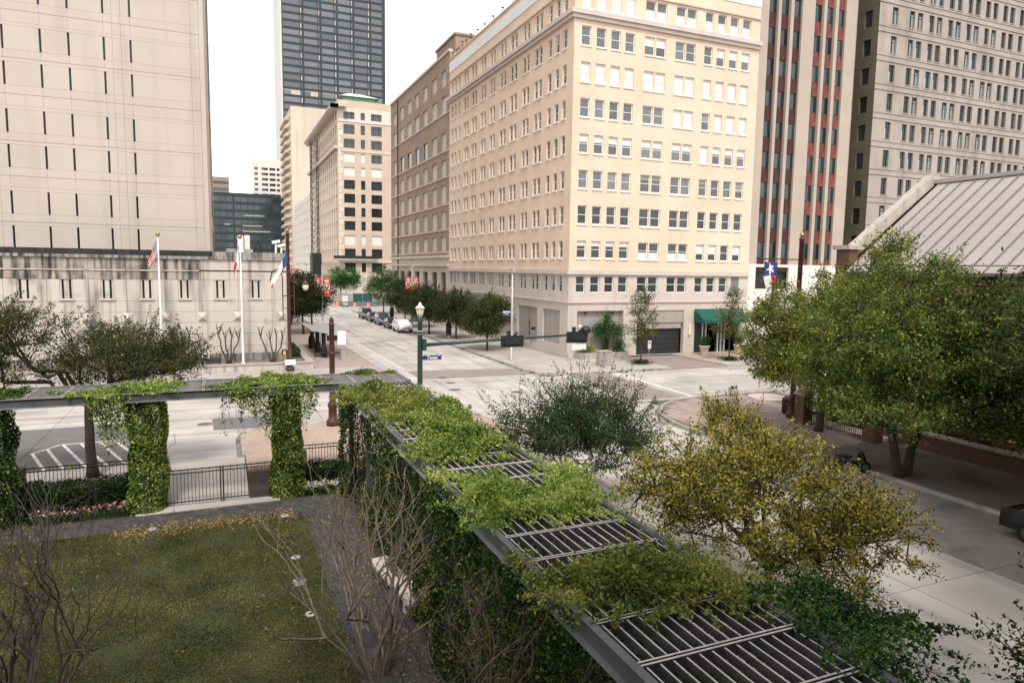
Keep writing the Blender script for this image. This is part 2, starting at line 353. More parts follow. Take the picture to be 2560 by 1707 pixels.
for Y in (42.4, 46.3):
    for x in (31.6, 41, 50.5): sheet('lane_dash', rect(x, x+3.2, Y-.06, Y+.06), .004, 'white_line', road)
    for x in (-9.6, -18): sheet('lane_dash', rect(x, x+3.0, Y+.9-.06, Y+.9+.06), .004, 'white_line', road)
H_ = [((-8.2,36.95),(-7.0,33.4)), ((-7.77,37.67),(-6.3,33.4)), ((-7.21,38.25),(-5.45,33.4)), ((-6.48,38.25),(-4.55,33.1)), ((-5.69,38.3),(-3.9,33.2)), ((-5.05,38.4),(-3.2,33.3))]
for a, b in H_: sheet('hatch_line', [(a[0]-.07,a[1]),(a[0]+.07,a[1]),(b[0]+.07,b[1]),(b[0]-.07,b[1])], .004, 'white_line', road)
sheet('hatch_line', [(-8.3,36.9),(-7.4,38.3),(-7.3,38.24),(-8.15,36.85)], .008, 'white_line', road)
sheet('hatch_line', rect(-7.35, -4.6, 38.27, 38.4), .008, 'white_line', road)
sheet('asphalt_patch', [(-.65,42.04),(-.54,39.12),(2.6,38.75),(2.7,41.85)], .004, 'asphalt_patch', road)
for k, (x, y, r) in enumerate(((16.24,52.1,.42), (16.13,49.6,.36), (15.5,46.7,.42), (-1.0,40.8,.4), (19.4,44.4,.4), (4.3,46.9,.42), (25.9,48.1,.32))):
    mb = MB(); mb.lathe((x,y,.002), [(r,0),(r,.006),(r*.86,.008),(r*.84,.005),(0.01,.006)], 20); c = mb.build('manhole_cover', 'iron_cover', road)

_r = random.Random(12)
for cx_, cy_, ang, ln in ((18.5,30,80,5),(20.5,22,100,6),(16.2,27,70,4),(22,35,20,5),(17.5,41,10,6),(21.5,45,120,5),(8,44,5,7),(3,47,170,5),(-2.5,36,75,3),(30,41,15,5),(35,44,160,6),(16.5,64,85,5),(19.5,74,95,6),(16,17,75,5),(18.8,14,100,5)):
    x, y, a = cx_, cy_, R(ang); L_, R_ = [], []
    for q in range(9):
        a += _r.uniform(-.35,.35); w = .012+.012*_r.random(); L_.append((x-w*math.sin(a), y+w*math.cos(a), .0045)); R_.append((x+w*math.sin(a), y-w*math.cos(a), .0045)); x += math.cos(a)*ln/8; y += math.sin(a)*ln/8
    mb = MB(); [mb.face([L_[i], L_[i+1], R_[i+1], R_[i]]) for i in range(8)]; mb.build('crack', 'crack', road)
pv = struct(MB().box(10.4, 14.2, -14, 30.55, -.02, .13).build('pavement_by_garden', 'sidewalk'))
kerb('kerb', [(14.22,-14),(14.22,36.2)]+arc(12.0, 36.2, 2.2, 0, 90)+[(2.6,38.4)]+arc(2.6, 36.6, 1.8, 90, 180)+[(.8,33)], pv)
mb = MB(); prism(mb, [(.85,30.6),(.85,36.6)]+arc(2.6,36.6,1.75,180,90)[1:]+arc(12.0,36.2,2.15,90,0)+[(14.15,30.6)], -.02, .133)
struct(mb.build('brick_corner_pavement', 'brick_paving'))
struct(MB().box(-45, -3.0, 30.9, 33.0, -.02, .13).build('pavement_by_fence', 'sidewalk'))
kerb('kerb', [(-45,33),(-3.0,33)], pv)
struct(MB().box(-2.95, .8, 26.3, 32.95, -.02, .035).build('driveway_apron', 'sidewalk'))

nw = struct(MB().box(-45, 12.35, 54.25, 59.35, -.02, .13).build('pavement_beyond_street', 'sidewalk'))
mb = MB(); prism(mb, [(5.6,59.4),(12.35,59.4),(12.35,138),(5.6,138)], -.02, .128); struct(mb.build('tree_lined_pavement', 'paver'))
kerb('kerb', [(-45,54.25)]+arc(10.2, 56.45, 2.2, -90, 0)+[(12.4,138)], nw)

ne = MB(); prism(ne, arc(26.8,53.1,2.65,180,270)+[(37.4,50.45),(37.4,59.05),(31.1,59.05),(31.1,138),(24.15,138)], -.02, .13)
ne.box(43.6, 125, 50.45, 59.05, -.02, .13); ne = struct(ne.build('hotel_pavement', 'sidewalk'))
kerb('kerb', [(24.2,138)]+arc(26.8,53.1,2.65,180,270)+[(36.4,50.4)]+arc(36.4,51.4,1,270,360)+[(37.4,53.2)], ne)
kerb('kerb', [(43.6,53.2)]+arc(44.6,51.4,1,180,270)+[(125,50.4)], ne)
struct(MB().box(37.42, 43.58, 50.42, 59.05, -.02, .03).build('hotel_driveway', 'brick_crossing'))
struct(MB().box(43.7, 52.4, 54.4, 59.0, .131, .137).build('hotel_entrance_paving', 'brick_paving'))

se_out = [(26.3,-14),(26.3,22.5),(25.0,25.6),(23.95,28),(23.86,31.4),(24.57,34.3),(26.4,36.5),(28.0,37.6),(31.35,38.15),(125,38.15)]
mb = MB(); prism(mb, se_out+[(125,31.5),(33.0,31.5),(33.0,-14)], -.02, .12); se = struct(mb.build('church_pavement', 'paver_joint'))
kerb('kerb', se_out, se)
pm = MB().box(-.285, .285, -.285, .285, 0, .016).mesh('paver', 'paver')
def inside(p, poly):
    c = False; j = len(poly)-1
    for i in range(len(poly)):
        a, b = poly[i], poly[j]
        if (a[1] > p[1]) != (b[1] > p[1]) and p[0] < (b[0]-a[0])*(p[1]-a[1])/(b[1]-a[1])+a[0]: c = not c
        j = i
    return c
pp = [(24.3,28),(24.2,31.4),(24.9,34.1),(26.6,36.2),(28.1,37.2),(31.35,37.8),(36.8,37.8),(36.8,31.9),(33,31.9),(33,24.5),(26.2,24.5)]
n = 0
for i in range(40):
    for j in range(40):
        x = 23.6+i*.6; y = 22.3+j*.6+(.3 if i % 2 else 0)
        if inside((x, y), pp) and n < 300 and math.hypot((x-35.2), (y-36.35)) > 1.5:
            place('paver', pm, se, (x, y, .117)); n += 1
mb = MB(); mb.face([(x, y, .126) for x, y in [(26.5,-14),(32.9,-14),(32.9,24.1),(26.5,22.6)]]); mb.build('pavement_surface', 'shaded_pavement', se)
mb = MB(); mb.face([(x, y, .126) for x, y in rect(37.2, 125, 32, 37.95)]); mb.build('pavement_surface', 'sidewalk', se)
mb = MB(); c0 = (35.2,36.35,.12)
mb.lathe(c0, [(1.38,0),(1.38,.02),(1.1,.022),(1.08,.012),(.86,.012),(.84,.022),(.35,.024),(.33,.012),(.02,.014)], 32); mb.build('round_plaza_medallion', 'hotel_stone', se)

# the garden ground
struct(MB().box(-34, 10.35, -8, 30.55, -.055, .012).build('garden_soil', 'soil'))
lawn = struct(sheet('lawn', [(-30,-8),(2.5,-8),(2.5,24.3),(1.6,24.75),(-3.4,24.95),(-30,25.2)], .030, 'lawn'))
struct(sheet('gravel_path', [(2.5,-8),(4.15,-8),(4.15,26.25),(-30,26.3),(-30,25.2),(-3.4,24.95),(1.6,24.75),(2.5,24.3)], .026, 'gravel'))
struct(MB().box(-2.1, 1.85, 26.28, 26.85, .013, .05).build('gate_threshold', 'sidewalk'))

# ------------------------------------------------------------------ facade helpers
def FY(Y): return lambda u, z, d=0: (u, Y-d, z)          # wall facing the camera side (-Y): u runs along X, d is outward
def FX(X): return lambda u, z, d=0: (X-d, u, z)          # wall facing the street on its left (-X): u runs along Y
def holed(mb, P, u0, u1, z0, z1, holes, depth=.25, m=0, mr=None):
    """flat wall with rectangular openings and reveals; holes = (u0,u1,z0,z1)"""
    mr = m if mr is None else mr
    zs = sorted({z0, z1, *[h[2] for h in holes], *[h[3] for h in holes]}); zs = [z for z in zs if z0 <= z <= z1]
    for a, b in zip(zs[:-1], zs[1:]):
        hs_ = sorted((h[0], h[1]) for h in holes if h[2] < b-1e-6 and h[3] > a+1e-6); u = u0
        for p, q in hs_:
            if p > u: mb.face([P(u,a), P(p,a), P(p,b), P(u,b)], m)
            u = max(u, q)
        if u < u1: mb.face([P(u,a), P(u1,a), P(u1,b), P(u,b)], m)
    for a, b, c, d in holes:
        for (p, q), (r, s) in (((a,c),(b,c)),((b,c),(b,d)),((b,d),(a,d)),((a,d),(a,c))):
            mb.face([P(p,q), P(r,s), P(r,s,-depth), P(p,q,-depth)], mr)
def pbox(mb, P, u0, u1, z0, z1, d0, d1, m=0):
    a = P(u0, z0, d0); b = P(u1, z1, d1)
    mb.box(min(a[0],b[0]), max(a[0],b[0]), min(a[1],b[1]), max(a[1],b[1]), min(a[2],b[2]), max(a[2],b[2]), m)
_wc = {}
def sash_window(parent, P, u0, u1, z0, z1, depth=.2, blind=0.0, bmat='blind', sky_=False, sill=True, name='window', low=0.0):
    """double-hung window: frame, meeting rail and sill; pane and blind as sub-parts"""
    w = round(abs(u1-u0), 2); h = round(z1-z0, 2); facing = 'x' if P(0,0,1)[0] < P(0,0,0)[0]-.5 else 'y'
    if (w, h, sill) not in _wc:
        t = .085; mb = MB()
        mb.box(-w/2, -w/2+t, -.05, .05, 0, h).box(w/2-t, w/2, -.05, .05, 0, h).box(-w/2+t, w/2-t, -.05, .05, h-t, h).box(-w/2+t, w/2-t, -.05, .05, 0, t).box(-w/2+t, w/2-t, -.035, .045, h*.49, h*.49+.06)
        if sill: mb.box(-w/2-.07, w/2+.07, -.27, .05, -.15, -.002)
        fm = mb.mesh('window', 'window_white')
        pm_ = MB().box(-w/2+.02, w/2-.02, .0, .02, .02, h-.02)
        _wc[(w, h, sill)] = (fm, pm_.mesh('pane', 'glass'), pm_.mesh('pane', 'glass_sky'))
    fm, g1, g2 = _wc[(w, h, sill)]
    o = place(name, fm, parent, P((u0+u1)/2, z0, -depth), -math.pi/2 if facing == 'x' else 0)
    place('pane', g2 if sky_ else g1, o, (0, 0.01, 0))
    if blind > .02:
        key = ('b', w, h, round(blind, 1), bmat)
        if key not in _wc: _wc[key] = MB().box(-w/2+.1, w/2-.1, -.006, .004, h*(1-round(blind,1))+ .01, h-.09).mesh('blind', bmat)
        place('blind', _wc[key], o)
    if low > .02:
        key = ('l', w, h, round(low, 1))
        if key not in _wc: _wc[key] = MB().box(-w/2+.1, w/2-.1, -.006, .004, .09, h*round(low,1)).mesh('curtain', 'blind')
        place('curtain', _wc[key], o)
    return o

# ------------------------------------------------------------------ the cream hotel on the corner
X0, Y0, XE, YE = 31.15, 59.09, 53.3, 97.0
ht = thing('hotel_building', 'cream yellow brick corner hotel with rows of white sash windows', 'building', (0,0,0))
rows = [(9.95,11.62), (13.23,15.0), (16.63,18.36), (19.97,21.73), (23.33,25.05), (26.55,28.38), (29.9,31.65)]
topr = (33.25, 35.0); secr = (6.57, 8.23)
RX = [(31.95,32.97),(33.55,34.6),(35.17,36.22),(36.75,37.83),(38.98,40.15),(40.31,41.48),(42.61,43.76),(43.92,45.07),(46.17,47.2),(47.74,48.8),(49.36,50.44),(50.98,52.06)]
LY = [(95.3,96.15),(93.86,94.7),(92.2,93.0)]
for a, b in ((88.8,90.7),(85.6,87.6),(82.3,84.1),(79.15,80.9),(75.7,77.6),(72.5,74.5),(69.2,71.0),(66.0,67.9)): LY += [((a+b)/2+.07, b), (a, (a+b)/2-.07)]
LY += [(63.8,64.66),(62.1,63.0),(60.5,61.4)]
PR, PL = FY(Y0), FX(X0)
allr = rows+[topr]
mb = MB()
holed(mb, PR, X0, XE, 8.75, 35.3, [(a,b,c,d) for c,d in allr for a,b in RX])
holed(mb, PL, Y0, YE, 8.75, 35.3, [(a,b,c,d) for c,d in allr for a,b in LY])
mb.face([PR(X0,35.3), PR(XE,35.3), PR(XE,38.3), PR(X0,38.3)]); mb.face([PL(Y0,35.3), PL(YE,35.3), PL(YE,38.3), PL(Y0,38.3)])
mb.face([(XE,Y0,0),(XE,YE,0),(XE,YE,38.3),(XE,Y0,38.3)]); mb.face([(X0,YE,0),(XE,YE,0),(XE,YE,38.3),(X0,YE,38.3)])
mb.build('wall', 'yellow_brick', ht)
mb = MB(); mb.box(X0+.5, XE-.5, Y0+.5, YE-.5, 0.2, 37.9); mb.build('core', 'dark_door', ht)
mb = MB(); mb.face([(X0,Y0,37.92),(XE,Y0,37.92),(XE,YE,37.92),(X0,YE,37.92)]); mb.build('roof', 'white_roof', ht)
mb = MB(); holed(mb, PR, X0, XE, 4.78, 8.72, [(a,b,*secr) for a,b in RX]); holed(mb, PL, Y0, YE, 4.78, 8.72, [(a,b,*secr) for a,b in LY])
pbox(mb, PR, X0-.25, XE, 8.35, 8.74, .002, .22); pbox(mb, PL, Y0, YE, 8.35, 8.74, .002, .25)
pbox(mb, PR, X0-.14, XE, 5.55, 5.72, .002, .14); pbox(mb, PL, Y0, YE, 5.55, 5.72, .002, .14)
holed(mb, PR, X0, XE, .13, 4.78, [(32.18,37.5,.75,4.76),(39.15,45.0,.13,4.74),(46.4,52.3,.13,4.7)], .45)
holed(mb, PL, Y0, YE, .13, 4.78, [(71.3,66.14,.9,4.72) and (66.14,71.3,.95,4.72),(60.8,64.73,1.3,4.72)]+[(y,y+4.6,.95,4.72) for y in (73.2,79.4,85.6,91.6)], .18)
mb.build('stone_base', 'hotel_stone', ht)
mb = MB(); pbox(mb, PR, 32.18, 37.5, .75, 4.76, -.45, -.4)
for y0, y1, z0 in ((66.14,71.3,.95),(60.8,64.73,1.3),(73.2,77.8,.95),(79.4,84,.95),(85.6,90.2,.95),(91.6,96.2,.95)): pbox(mb, PL, y0, y1, z0, 4.72, -.2, -.16)
pbox(mb, PR, 39.15, 45.0, 3.45, 4.74, -.4, -.1)
mb.build('recessed_panel', 'hotel_panel', ht)
mb = MB(); pbox(mb, PR, X0-.5, XE, 32.55, 32.95, .002, .45); pbox(mb, PR, X0-.3, XE, 32.2, 32.55, .002, .25)
pbox(mb, PL, Y0, YE, 32.55, 32.95, .002, .5); pbox(mb, PL, Y0, YE, 32.2, 32.55, .002, .3)
mb.build('cornice', 'hotel_stone', ht)
mb = MB(); pbox(mb, PR, X0-.16, XE, 35.2, 35.36, .002, .16); pbox(mb, PL, Y0, YE, 35.2, 35.36, .002, .16); mb.build('string_course', 'brown_stone', ht)
mb = MB(); pbox(mb, PR, X0-.06, XE, 36.5, 37.85, .004, .06); pbox(mb, PL, Y0, YE, 36.5, 37.85, .004, .06); mb.build('white_parapet_band', 'white_roof', ht)
mb = MB(); pbox(mb, PR, X0-.12, XE, 38.3, 38.45, -.4, .12); pbox(mb, PL, Y0, YE, 38.3, 38.45, -.4, .12); mb.build('coping', 'yellow_brick', ht)
for k, (yy, hh) in enumerate([(96.2,.9),(94.5,.9),(93.4,.7),(92,1.3),(90.4,1.0),(88.6,1.3),(86,1),(83.5,.9),(80.5,.9),(77.5,.9),(74.5,.9)]):
    m_ = MB(); hh *= .75; m_.tube([(X0+.2,yy,38.44),(X0+.2,yy,38.44+hh)], .035, 5); m_.box(X0+.05, X0+.32, yy-.08, yy+.08, 38.44+hh-.02, 38.44+hh+.1); m_.build('roof_lamp', 'black_metal', ht)
rr = random.Random(5)
blR = {6: [0,0,0,0,.5,.5,0,0,0,.5,.5,.5], 5: [1]*12, 4: [0,0,0,0,0,0,1,1,.5,1,1,1], 3: [.4,.4,.4,.4,.4,.4,.4,.4,1,.4,.4,.4], 2: [0,0,.5,0,.3,.3,0,0,.3,0,0,.6], 1: [0]*12, 0: [.3,.3,.3,.3,0,0,0,0,.6,.6,0,.6]}
for i, (z0, z1) in enumerate(rows):
    for j, (a, b) in enumerate(RX):
        g = 'blind_grey' if (i in (4, 2) and blR[i][j] < 1) else 'blind'
        sash_window(ht, PR, a, b, z0, z1, .18, blR[i][j], g, sky_=i >= 2, low=.4 if (i == 0 and 4 <= j < 8) else 0)
    for j, (a, b) in enumerate(LY): sash_window(ht, PL, a, b, z0, z1, .18, rr.choice([0,0,0,.3,.5]), 'blind_grey', sky_=rr.random() < .35)
for j, (a, b) in enumerate(RX):
    sash_window(ht, PR, a, b, *topr, .18, 1 if j < 4 else 0, 'blind', True, low=0 if j < 4 else .5)
    if j < 11: sash_window(ht, PR, a, b, *secr, .18, 0, sill=False)
for j, (a, b) in enumerate(LY):
    sash_window(ht, PL, a, b, *topr, .18, rr.choice([0,0,.4]), 'blind_grey', True)
    if j > 0: sash_window(ht, PL, a, b, *secr, .18, rr.choice([0,0,.4]), 'blind_grey', sill=False)
def louvre(P, a, b, c, d, mt='blind_grey'):
    m_ = MB(); k = int((d-c)/.16)
    for q in range(k): pbox(m_, P, a, b, c+q*(d-c)/k, c+q*(d-c)/k+.09, -.18, -.08)
    pbox(m_, P, a, b, c, d, -.24, -.2); return m_.build('louvre', mt, ht)
louvre(PR, *RX[11], *secr); louvre(PL, *LY[0], *secr)
# garage door made of panels, entrance, doors, service details
mb = MB(); pbox(mb, PR, 39.15, 45.0, .13, 3.45, -.6, -.5); mb.build('garage_backing', 'black_metal', ht)
for q in range(5): m_ = MB(); pbox(m_, PR, 39.5, 44.8, .16+q*.53, .66+q*.53, -.5, -.46); m_.build('garage_panel', 'dark_door', ht)
m_ = MB(); pbox(m_, PR, 39.5, 44.8, 2.83, 3.44, -.5, -.2); m_.build('garage_lintel', 'hotel_panel', ht)
mb = MB(); pbox(mb, PR, 46.4, 52.3, .14, 4.7, -.62, -.55); mb.build('entrance_backing', 'dark_door', ht)
for u in (47.7, 48.15, 49.8, 50.25, 50.7): m_ = MB(); pbox(m_, PR, u, u+.09, .14, 3.6, -.55, -.3); m_.build('door_post', 'white_paint', ht)
for u in (48.3, 50.9): m_ = MB(); pbox(m_, PR, u, u+1.3, .2, 3.0, -.55, -.5); m_.build('entrance_door', 'glass', ht)
m_ = MB(); pbox(m_, PR, 45.55, 45.8, 2.1, 3.25, .002, .22); m_.build('wall_lamp', 'lamp_globe', ht)
for u in (33.2, 36.3): m_ = MB(); pbox(m_, PR, u, u+.16, 4.45, 4.62, -.4, -.15); m_.build('spotlight', 'black_metal', ht)
m_ = MB(); m_.tube([(X0-.05,68.3,1.6),(X0+.1,68.3,1.6),(X0+.1,68.3,3.3)], .04, 6); m_.build('standpipe', 'black_metal', ht)
m_ = MB(); pbox(m_, PL, 66.5, 66.8, 2.3, 2.6, .01, .35); m_.build('alarm_box', 'black_metal', ht)
aw = thing('awning', 'green fabric awning over the hotel entrance doors', 'awning')
a0, a1, b0, b1 = 46.2, 52.4, 46.2, 52.3
mb = MB(); mb.face([(a0,Y0-.16,4.85),(a1,Y0-.16,4.85),(b1,57.3,3.75),(b0,57.3,3.75)]); mb.face([(b0,57.3,3.75),(b1,57.3,3.75),(b1,57.3,3.45),(b0,57.3,3.45)])
mb.face([(a0,Y0-.16,4.85),(b0,57.3,3.75),(b0,57.3,3.45),(a0,Y0-.16,3.45)]); mb.face([(a1,Y0-.16,4.85),(b1,57.3,3.75),(b1,57.3,3.45),(a1,Y0-.16,3.45)])
mb.build('canopy', 'awning', aw); mb = MB()
for x in (46.4, 49.3, 52.1): mb.bar((x,Y0-.16,4.7),(x,57.4,3.6),.05)
mb.bar((46.3,57.35,3.5),(52.2,57.35,3.5),.05); mb.build('frame', 'black_metal', aw)
# ------------------------------------------------------------------ brown brick building beside the hotel
bb = thing('brown_brick_building', 'brown brick building with mostly boarded windows next to the cream hotel', 'building')
B0, B1 = 97.05, 134.0
bz = [(35.3,37.6),(31.5,33.9),(26.1,28.7),(22.3,24.7),(18.3,21.0),(14.6,17.2),(11.3,13.5)]
by = [(98.7,101.1),(103.3,106.0),(108.5,111.1),(113.6,116.3),(118.5,121.4),(123.7,126.6),(129.3,131.9)]
P = FX(X0+.05)
mb = MB(); holed(mb, P, B0, B1, 10.4, 39.6, [(a,b,c,d) for c,d in bz for a,b in by], .3)
mb.face([(X0+.05,B1,0),(60,B1,0),(60,B1,39.6),(X0+.05,B1,39.6)]); mb.face([(X0+.05,B0,0),(60,B0,0),(60,B0,39.6),(X0+.05,B0,39.6)])
mb.build('wall', 'brown_brick', bb)
mb = MB(); holed(mb, P, B0, B1, .13, 10.4, [(a-.1,b+.1,4.2,8.1) for a,b in by]+[(a-.1,b+.1,.4,3.4) for a,b in by], .4)
pbox(mb, P, B0, B1, 10.3, 10.7, .002, .3); pbox(mb, P, B0, B1, 9.0, 9.35, .002, .35); mb.build('stone_base', 'brown_stone', bb)
mb = MB()
for c, d in bz[1:]: pbox(mb, P, B0, B1, c-.28, c-.08, .002, .1)
pbox(mb, P, B0, B1, 39.6, 39.95, -.4, .2); mb.build('string_course', 'brown_stone', bb)
mb = MB().box(X0+.6, 59.5, B0+.5, B1-.5, .2, 39.2); mb.build('core', 'dark_door', bb)
bw_ = MB().box(-1.2, 1.2, -.04, .04, 0, 2.42).mesh('boarded_window', 'boarded'); bg_ = MB().box(-1.25, 1.25, -.02, .02, 0, 2.45).mesh('window', 'glass')
bf_ = MB(); [bf_.box(x-.05, x+.05, -.07, -.03, 0, 2.42) for x in (-1.15, 0, 1.15)]; [bf_.box(-1.15, 1.15, -.08, -.02, z, z+.08) for z in (0, 1.15, 2.34)]; bf_ = bf_.mesh('frame', 'boarded')
for i, (c, d) in enumerate(bz):
    for j, (a, b) in enumerate(by):
        dark = (i == 2 and 2 <= j <= 5); loc = P((a+b)/2, c, -.2)
        o = place('window' if dark else 'boarded_window', bg_ if dark else bw_, bb, loc, -math.pi/2); o.scale = ((b-a)/2.42, 1, (d-c)/2.45)
        if not dark and (i*7+j*3) % 5 == 0:
            q = MB().box(-.3, .3, -.07, -.045, 1.3, 2.3).mesh('broken_board', 'glass'); place('broken_board', q, o)
        if i == 0:
            m_ = MB()
            for s in (a-.35, b+.1):
                for q in range(4): pbox(m_, P, s, s+.25, c+q*.6, c+q*.6+.3, .002, .09)
            m_.build('brick_quoin', 'brown_brick', bb)
for j, (a, b) in enumerate(by):
    for z0, z1 in ((4.2,8.1),(.4,3.4)):
        for s in (0, .5):
            o = place('window', bg_, bb, P(a+.2+(b-a)*(s+.22), z0, -.35), -math.pi/2); o.scale = (.42*(b-a)/2.5, 1, (z1-z0)/2.45)
m_ = MB(); m_.box(X0+2, 45, 100.5, 110.2, 39.3, 43.2); m_.box(X0+1.8, 45.2, 100.3, 110.4, 43.2, 43.5); m_.build('roof_penthouse', 'brown_brick', bb)
m_ = MB(); m_.tube([(X0-.05,128.2,.2),(X0-.05,128.2,39.4)], .1, 6); m_.build('drainpipe', 'black_metal', bb)

# ------------------------------------------------------------------ tan brick building at the end of the street
tb = thing('tan_brick_tower', 'tan brick tower under renovation with green copper penthouse at the street end', 'building')
TX0, TX1, TY0, TY1 = 31.15, 47.5, 198, 262
tz = [(49.6,51.5),(45.5,48.1),(41.7,44.2),(37.9,40.3),(34.1,36.5),(30.4,32.9),(26.6,29.1),(22.8,25.3),(19.0,21.5),(14.9,17.6),(11.2,13.8),(7.2,9.8),(3.2,5.8)]
tx = [(32.75,35.8),(37.5,38.7),(40.4,43.45)]
P = FY(TY0)
mb = MB(); holed(mb, P, TX0, TX1, .0, 48.9, [(a,b,c,d) for c,d in tz[1:] for a,b in tx], .4); mb.face([P(TX0,52.6),P(TX1,52.6),P(TX1,54.6),P(TX0,54.6)])
Pl = FX(TX0); ty = [(TY0+2.5+k*4.2, TY0+4.3+k*4.2) for k in range(14)]
holed(mb, Pl, TY0, TY1, 0, 54.6, [(a,b,c,d) for c,d in tz for a,b in ty], .4)
mb.build('wall', 'tan_brick', tb)
mb = MB(); holed(mb, P, TX0, TX1, 48.9, 52.6, [(a,b,*tz[0]) for a,b in tx], .4); pbox(mb, P, TX0, TX1, 48.75, 48.95, .002, .15); pbox(mb, P, TX0, TX1, 40.7, 41.0, .002, .15)
for k in range(22): pbox(mb, P, TX0+.02, TX0+(.9 if k % 2 else 1.35), 10+k*1.75, 11.5+k*1.75, .002, .08)
pbox(mb, P, TX0, TX1, 9.9, 10.3, .002, .3); mb.face([P(TX0-.0,.0,.05),P(TX1,.0,.05),P(TX1,6.9,.05),P(TX0,6.9,.05)])
for a, b in ty: pbox(mb, Pl, a+2.2, a+2.9, 10, 41, .002, .12)
mb.build('stone_trim', 'tan_stone', tb)
mb = MB(); pbox(mb, P, TX0-2.0, TX0+2.2, 52.4, 53.0, .01, 2.0); pbox(mb, Pl, TY0-2, TY1, 52.4, 53.0, .01, 2.0); pbox(mb, Pl, TY0, TY1, 51.6, 52.4, .01, 1.1)
for k in range(30): pbox(mb, Pl, TY0+k*2.1, TY0+k*2.1+.5, 51.7, 52.38, 1.1, 1.9)
pbox(mb, Pl, TY0, TY1, 41.3, 42.1, .01, 1.0); mb.build('cornice', 'brown_stone', tb)
mb = MB().box(TX0+.6, TX1-.5, TY0+.6, TY1-.5, .1, 54.0); mb.build('core', 'dark_door', tb)
mb = MB().box(TX0+2.2, 42.3, TY0+3, TY0+14, 54.0, 56.3); mb.build('penthouse_wall', 'copper_roof', tb)
mb = MB(); e = [(TX0+1.2,TY0+2),(43.3,TY0+2),(43.3,TY0+15),(TX0+1.2,TY0+15)]; a = (35.5,TY0+8,58.4); b = (39.2,TY0+8,58.4); q = [(x,y,56.3) for x,y in e]
mb.face([q[0],q[1],b,a]); mb.face([q[1],q[2],b]); mb.face([q[2],q[3],a,b]); mb.face([q[3],q[0],a]); mb.face(q[::-1]); mb.build('penthouse_roof', 'white_roof', tb)
tg = {}
for i, (c, d) in enumerate(tz):
    for j, (a, b) in enumerate(tx):
        wrap = (i in (3, 4) and j < 2) or (i == 4 and j == 2) or i == 9
        w = round(b-a, 2); key = (w, wrap)
        if key not in tg:
            m_ = MB().box(-w/2, w/2, -.03, .03, 0, 2.6)
            tg[key] = m_.mesh('window', 'blind' if wrap else 'glass')
            f = MB(); [f.box(-w/2+w*s-.05, -w/2+w*s+.05, -.1, -.04, 0, 2.6) for s in ((0, .25, .75, 1) if w > 2 else (0, 1))]; f.box(-w/2-.05, w/2+.05, -.1, -.04, 1.9, 2.0); tg[('f', w)] = f.mesh('frame', 'black_metal')
        o = place('window', tg[key], tb, P((a+b)/2, c, -.3)); o.scale = (1, 1, (d-c)/2.6)
        if not wrap: place('frame', tg[('f', w)], o)
    for a, b in ty[:9]:
        if 'l' not in tg: tg['l'] = MB().box(-.9, .9, -.03, .03, 0, 2.6).mesh('window', 'glass')
        o = place('window', tg['l'], tb, Pl((a+b)/2, c, -.3), -math.pi/2); o.scale = (1, 1, (d-c)/2.6)
# hanging work platform and scaffold hoist
wp = thing('hanging_scaffold', 'long hanging work platform across the tan tower low on its front', 'scaffold', (36, TY0-.9, 10.7))
m_ = MB(); m_.box(-6.5, 6, -.5, .5, 0, .25); m_.build('deck', 'galv', wp)
m_ = MB(); [m_.bar((-6.5+k*1.25,-.45,.25),(-6.5+k*1.25,-.45,1.2), .06) for k in range(11)]; m_.box(-6.5, 6, -.48, -.44, .3, 1.1); m_.build('railing', 'black_metal', wp)
m_ = MB(); [m_.bar((x,.88,-.2),(x,.88,.0),.1) or m_.box(x-.1, x+.1, .3, .92, -.15, 0) for x in (-5, 0, 5)]; m_.build('bracket', 'black_metal', wp)
hz = thing('hoist_scaffold', 'tall dark scaffold hoist tower climbing the side of the tan tower', 'scaffold')
m_ = MB()
for y in (236, 239.5):
    for x in (28.6, 30.6): m_.bar((x,y,0),(x,y,50),.22)
for k in range(25):
    z = k*2
    m_.bar((28.6,236,z),(28.6,239.5,z+2),.12); m_.bar((28.6,236,z),(30.6,236,z+2),.12); m_.bar((28.6,236,z),(30.6,236,z),.12)
m_.build('mast', 'black_metal', hz); MB().box(28.2, 31.0, 234, 241, 6, 13).build('hoist_cage', 'black_metal', hz)

# ------------------------------------------------------------------ far buildings
def grid_block(name, label, x0, x1, y0, y1, h, wallm, cols_, rows_, winm, proud=-.25, sub=True, group=None, label_cat='building'):
    t = thing(name, label, 'building', group=group); P = FY(y0); mb = MB()
    holed(mb, P, x0, x1, 0, h, [(a,b,c,d) for c,d in rows_ for a,b in cols_], .3)
    mb.face([(x0,y0,0),(x0,y1,0),(x0,y1,h),(x0,y0,h)]); mb.face([(x1,y0,0),(x1,y1,0),(x1,y1,h),(x1,y0,h)]); mb.face([(x0,y0,h),(x1,y0,h),(x1,y1,h),(x0,y1,h)]); mb.face([(x0,y1,0),(x1,y1,0),(x1,y1,h),(x0,y1,h)])
    mb.build('wall', wallm, t)
    mc = {}
    for c, d in rows_:
        for a, b in cols_:
            k = (round(b-a,2), round(d-c,2))
            if k not in mc: mc[k] = MB().box(-k[0]/2-.02, k[0]/2+.02, -.02, .02, -.02, k[1]+.02).mesh('window', winm)
            place('window', mc[k], t, P((a+b)/2, c, proud))
    return t
tc_ = [35.8, 47.3, 57.2, 66.5, 75.9, 85.7, 94.5]
zf = [40+4.12*k for k in range(34)]
cw = [(a+.5, b-1.9) for a, b in zip(tc_[:-1], tc_[1:])]; cn = [(b-1.45, b-.65) for b in tc_[1:-1]]
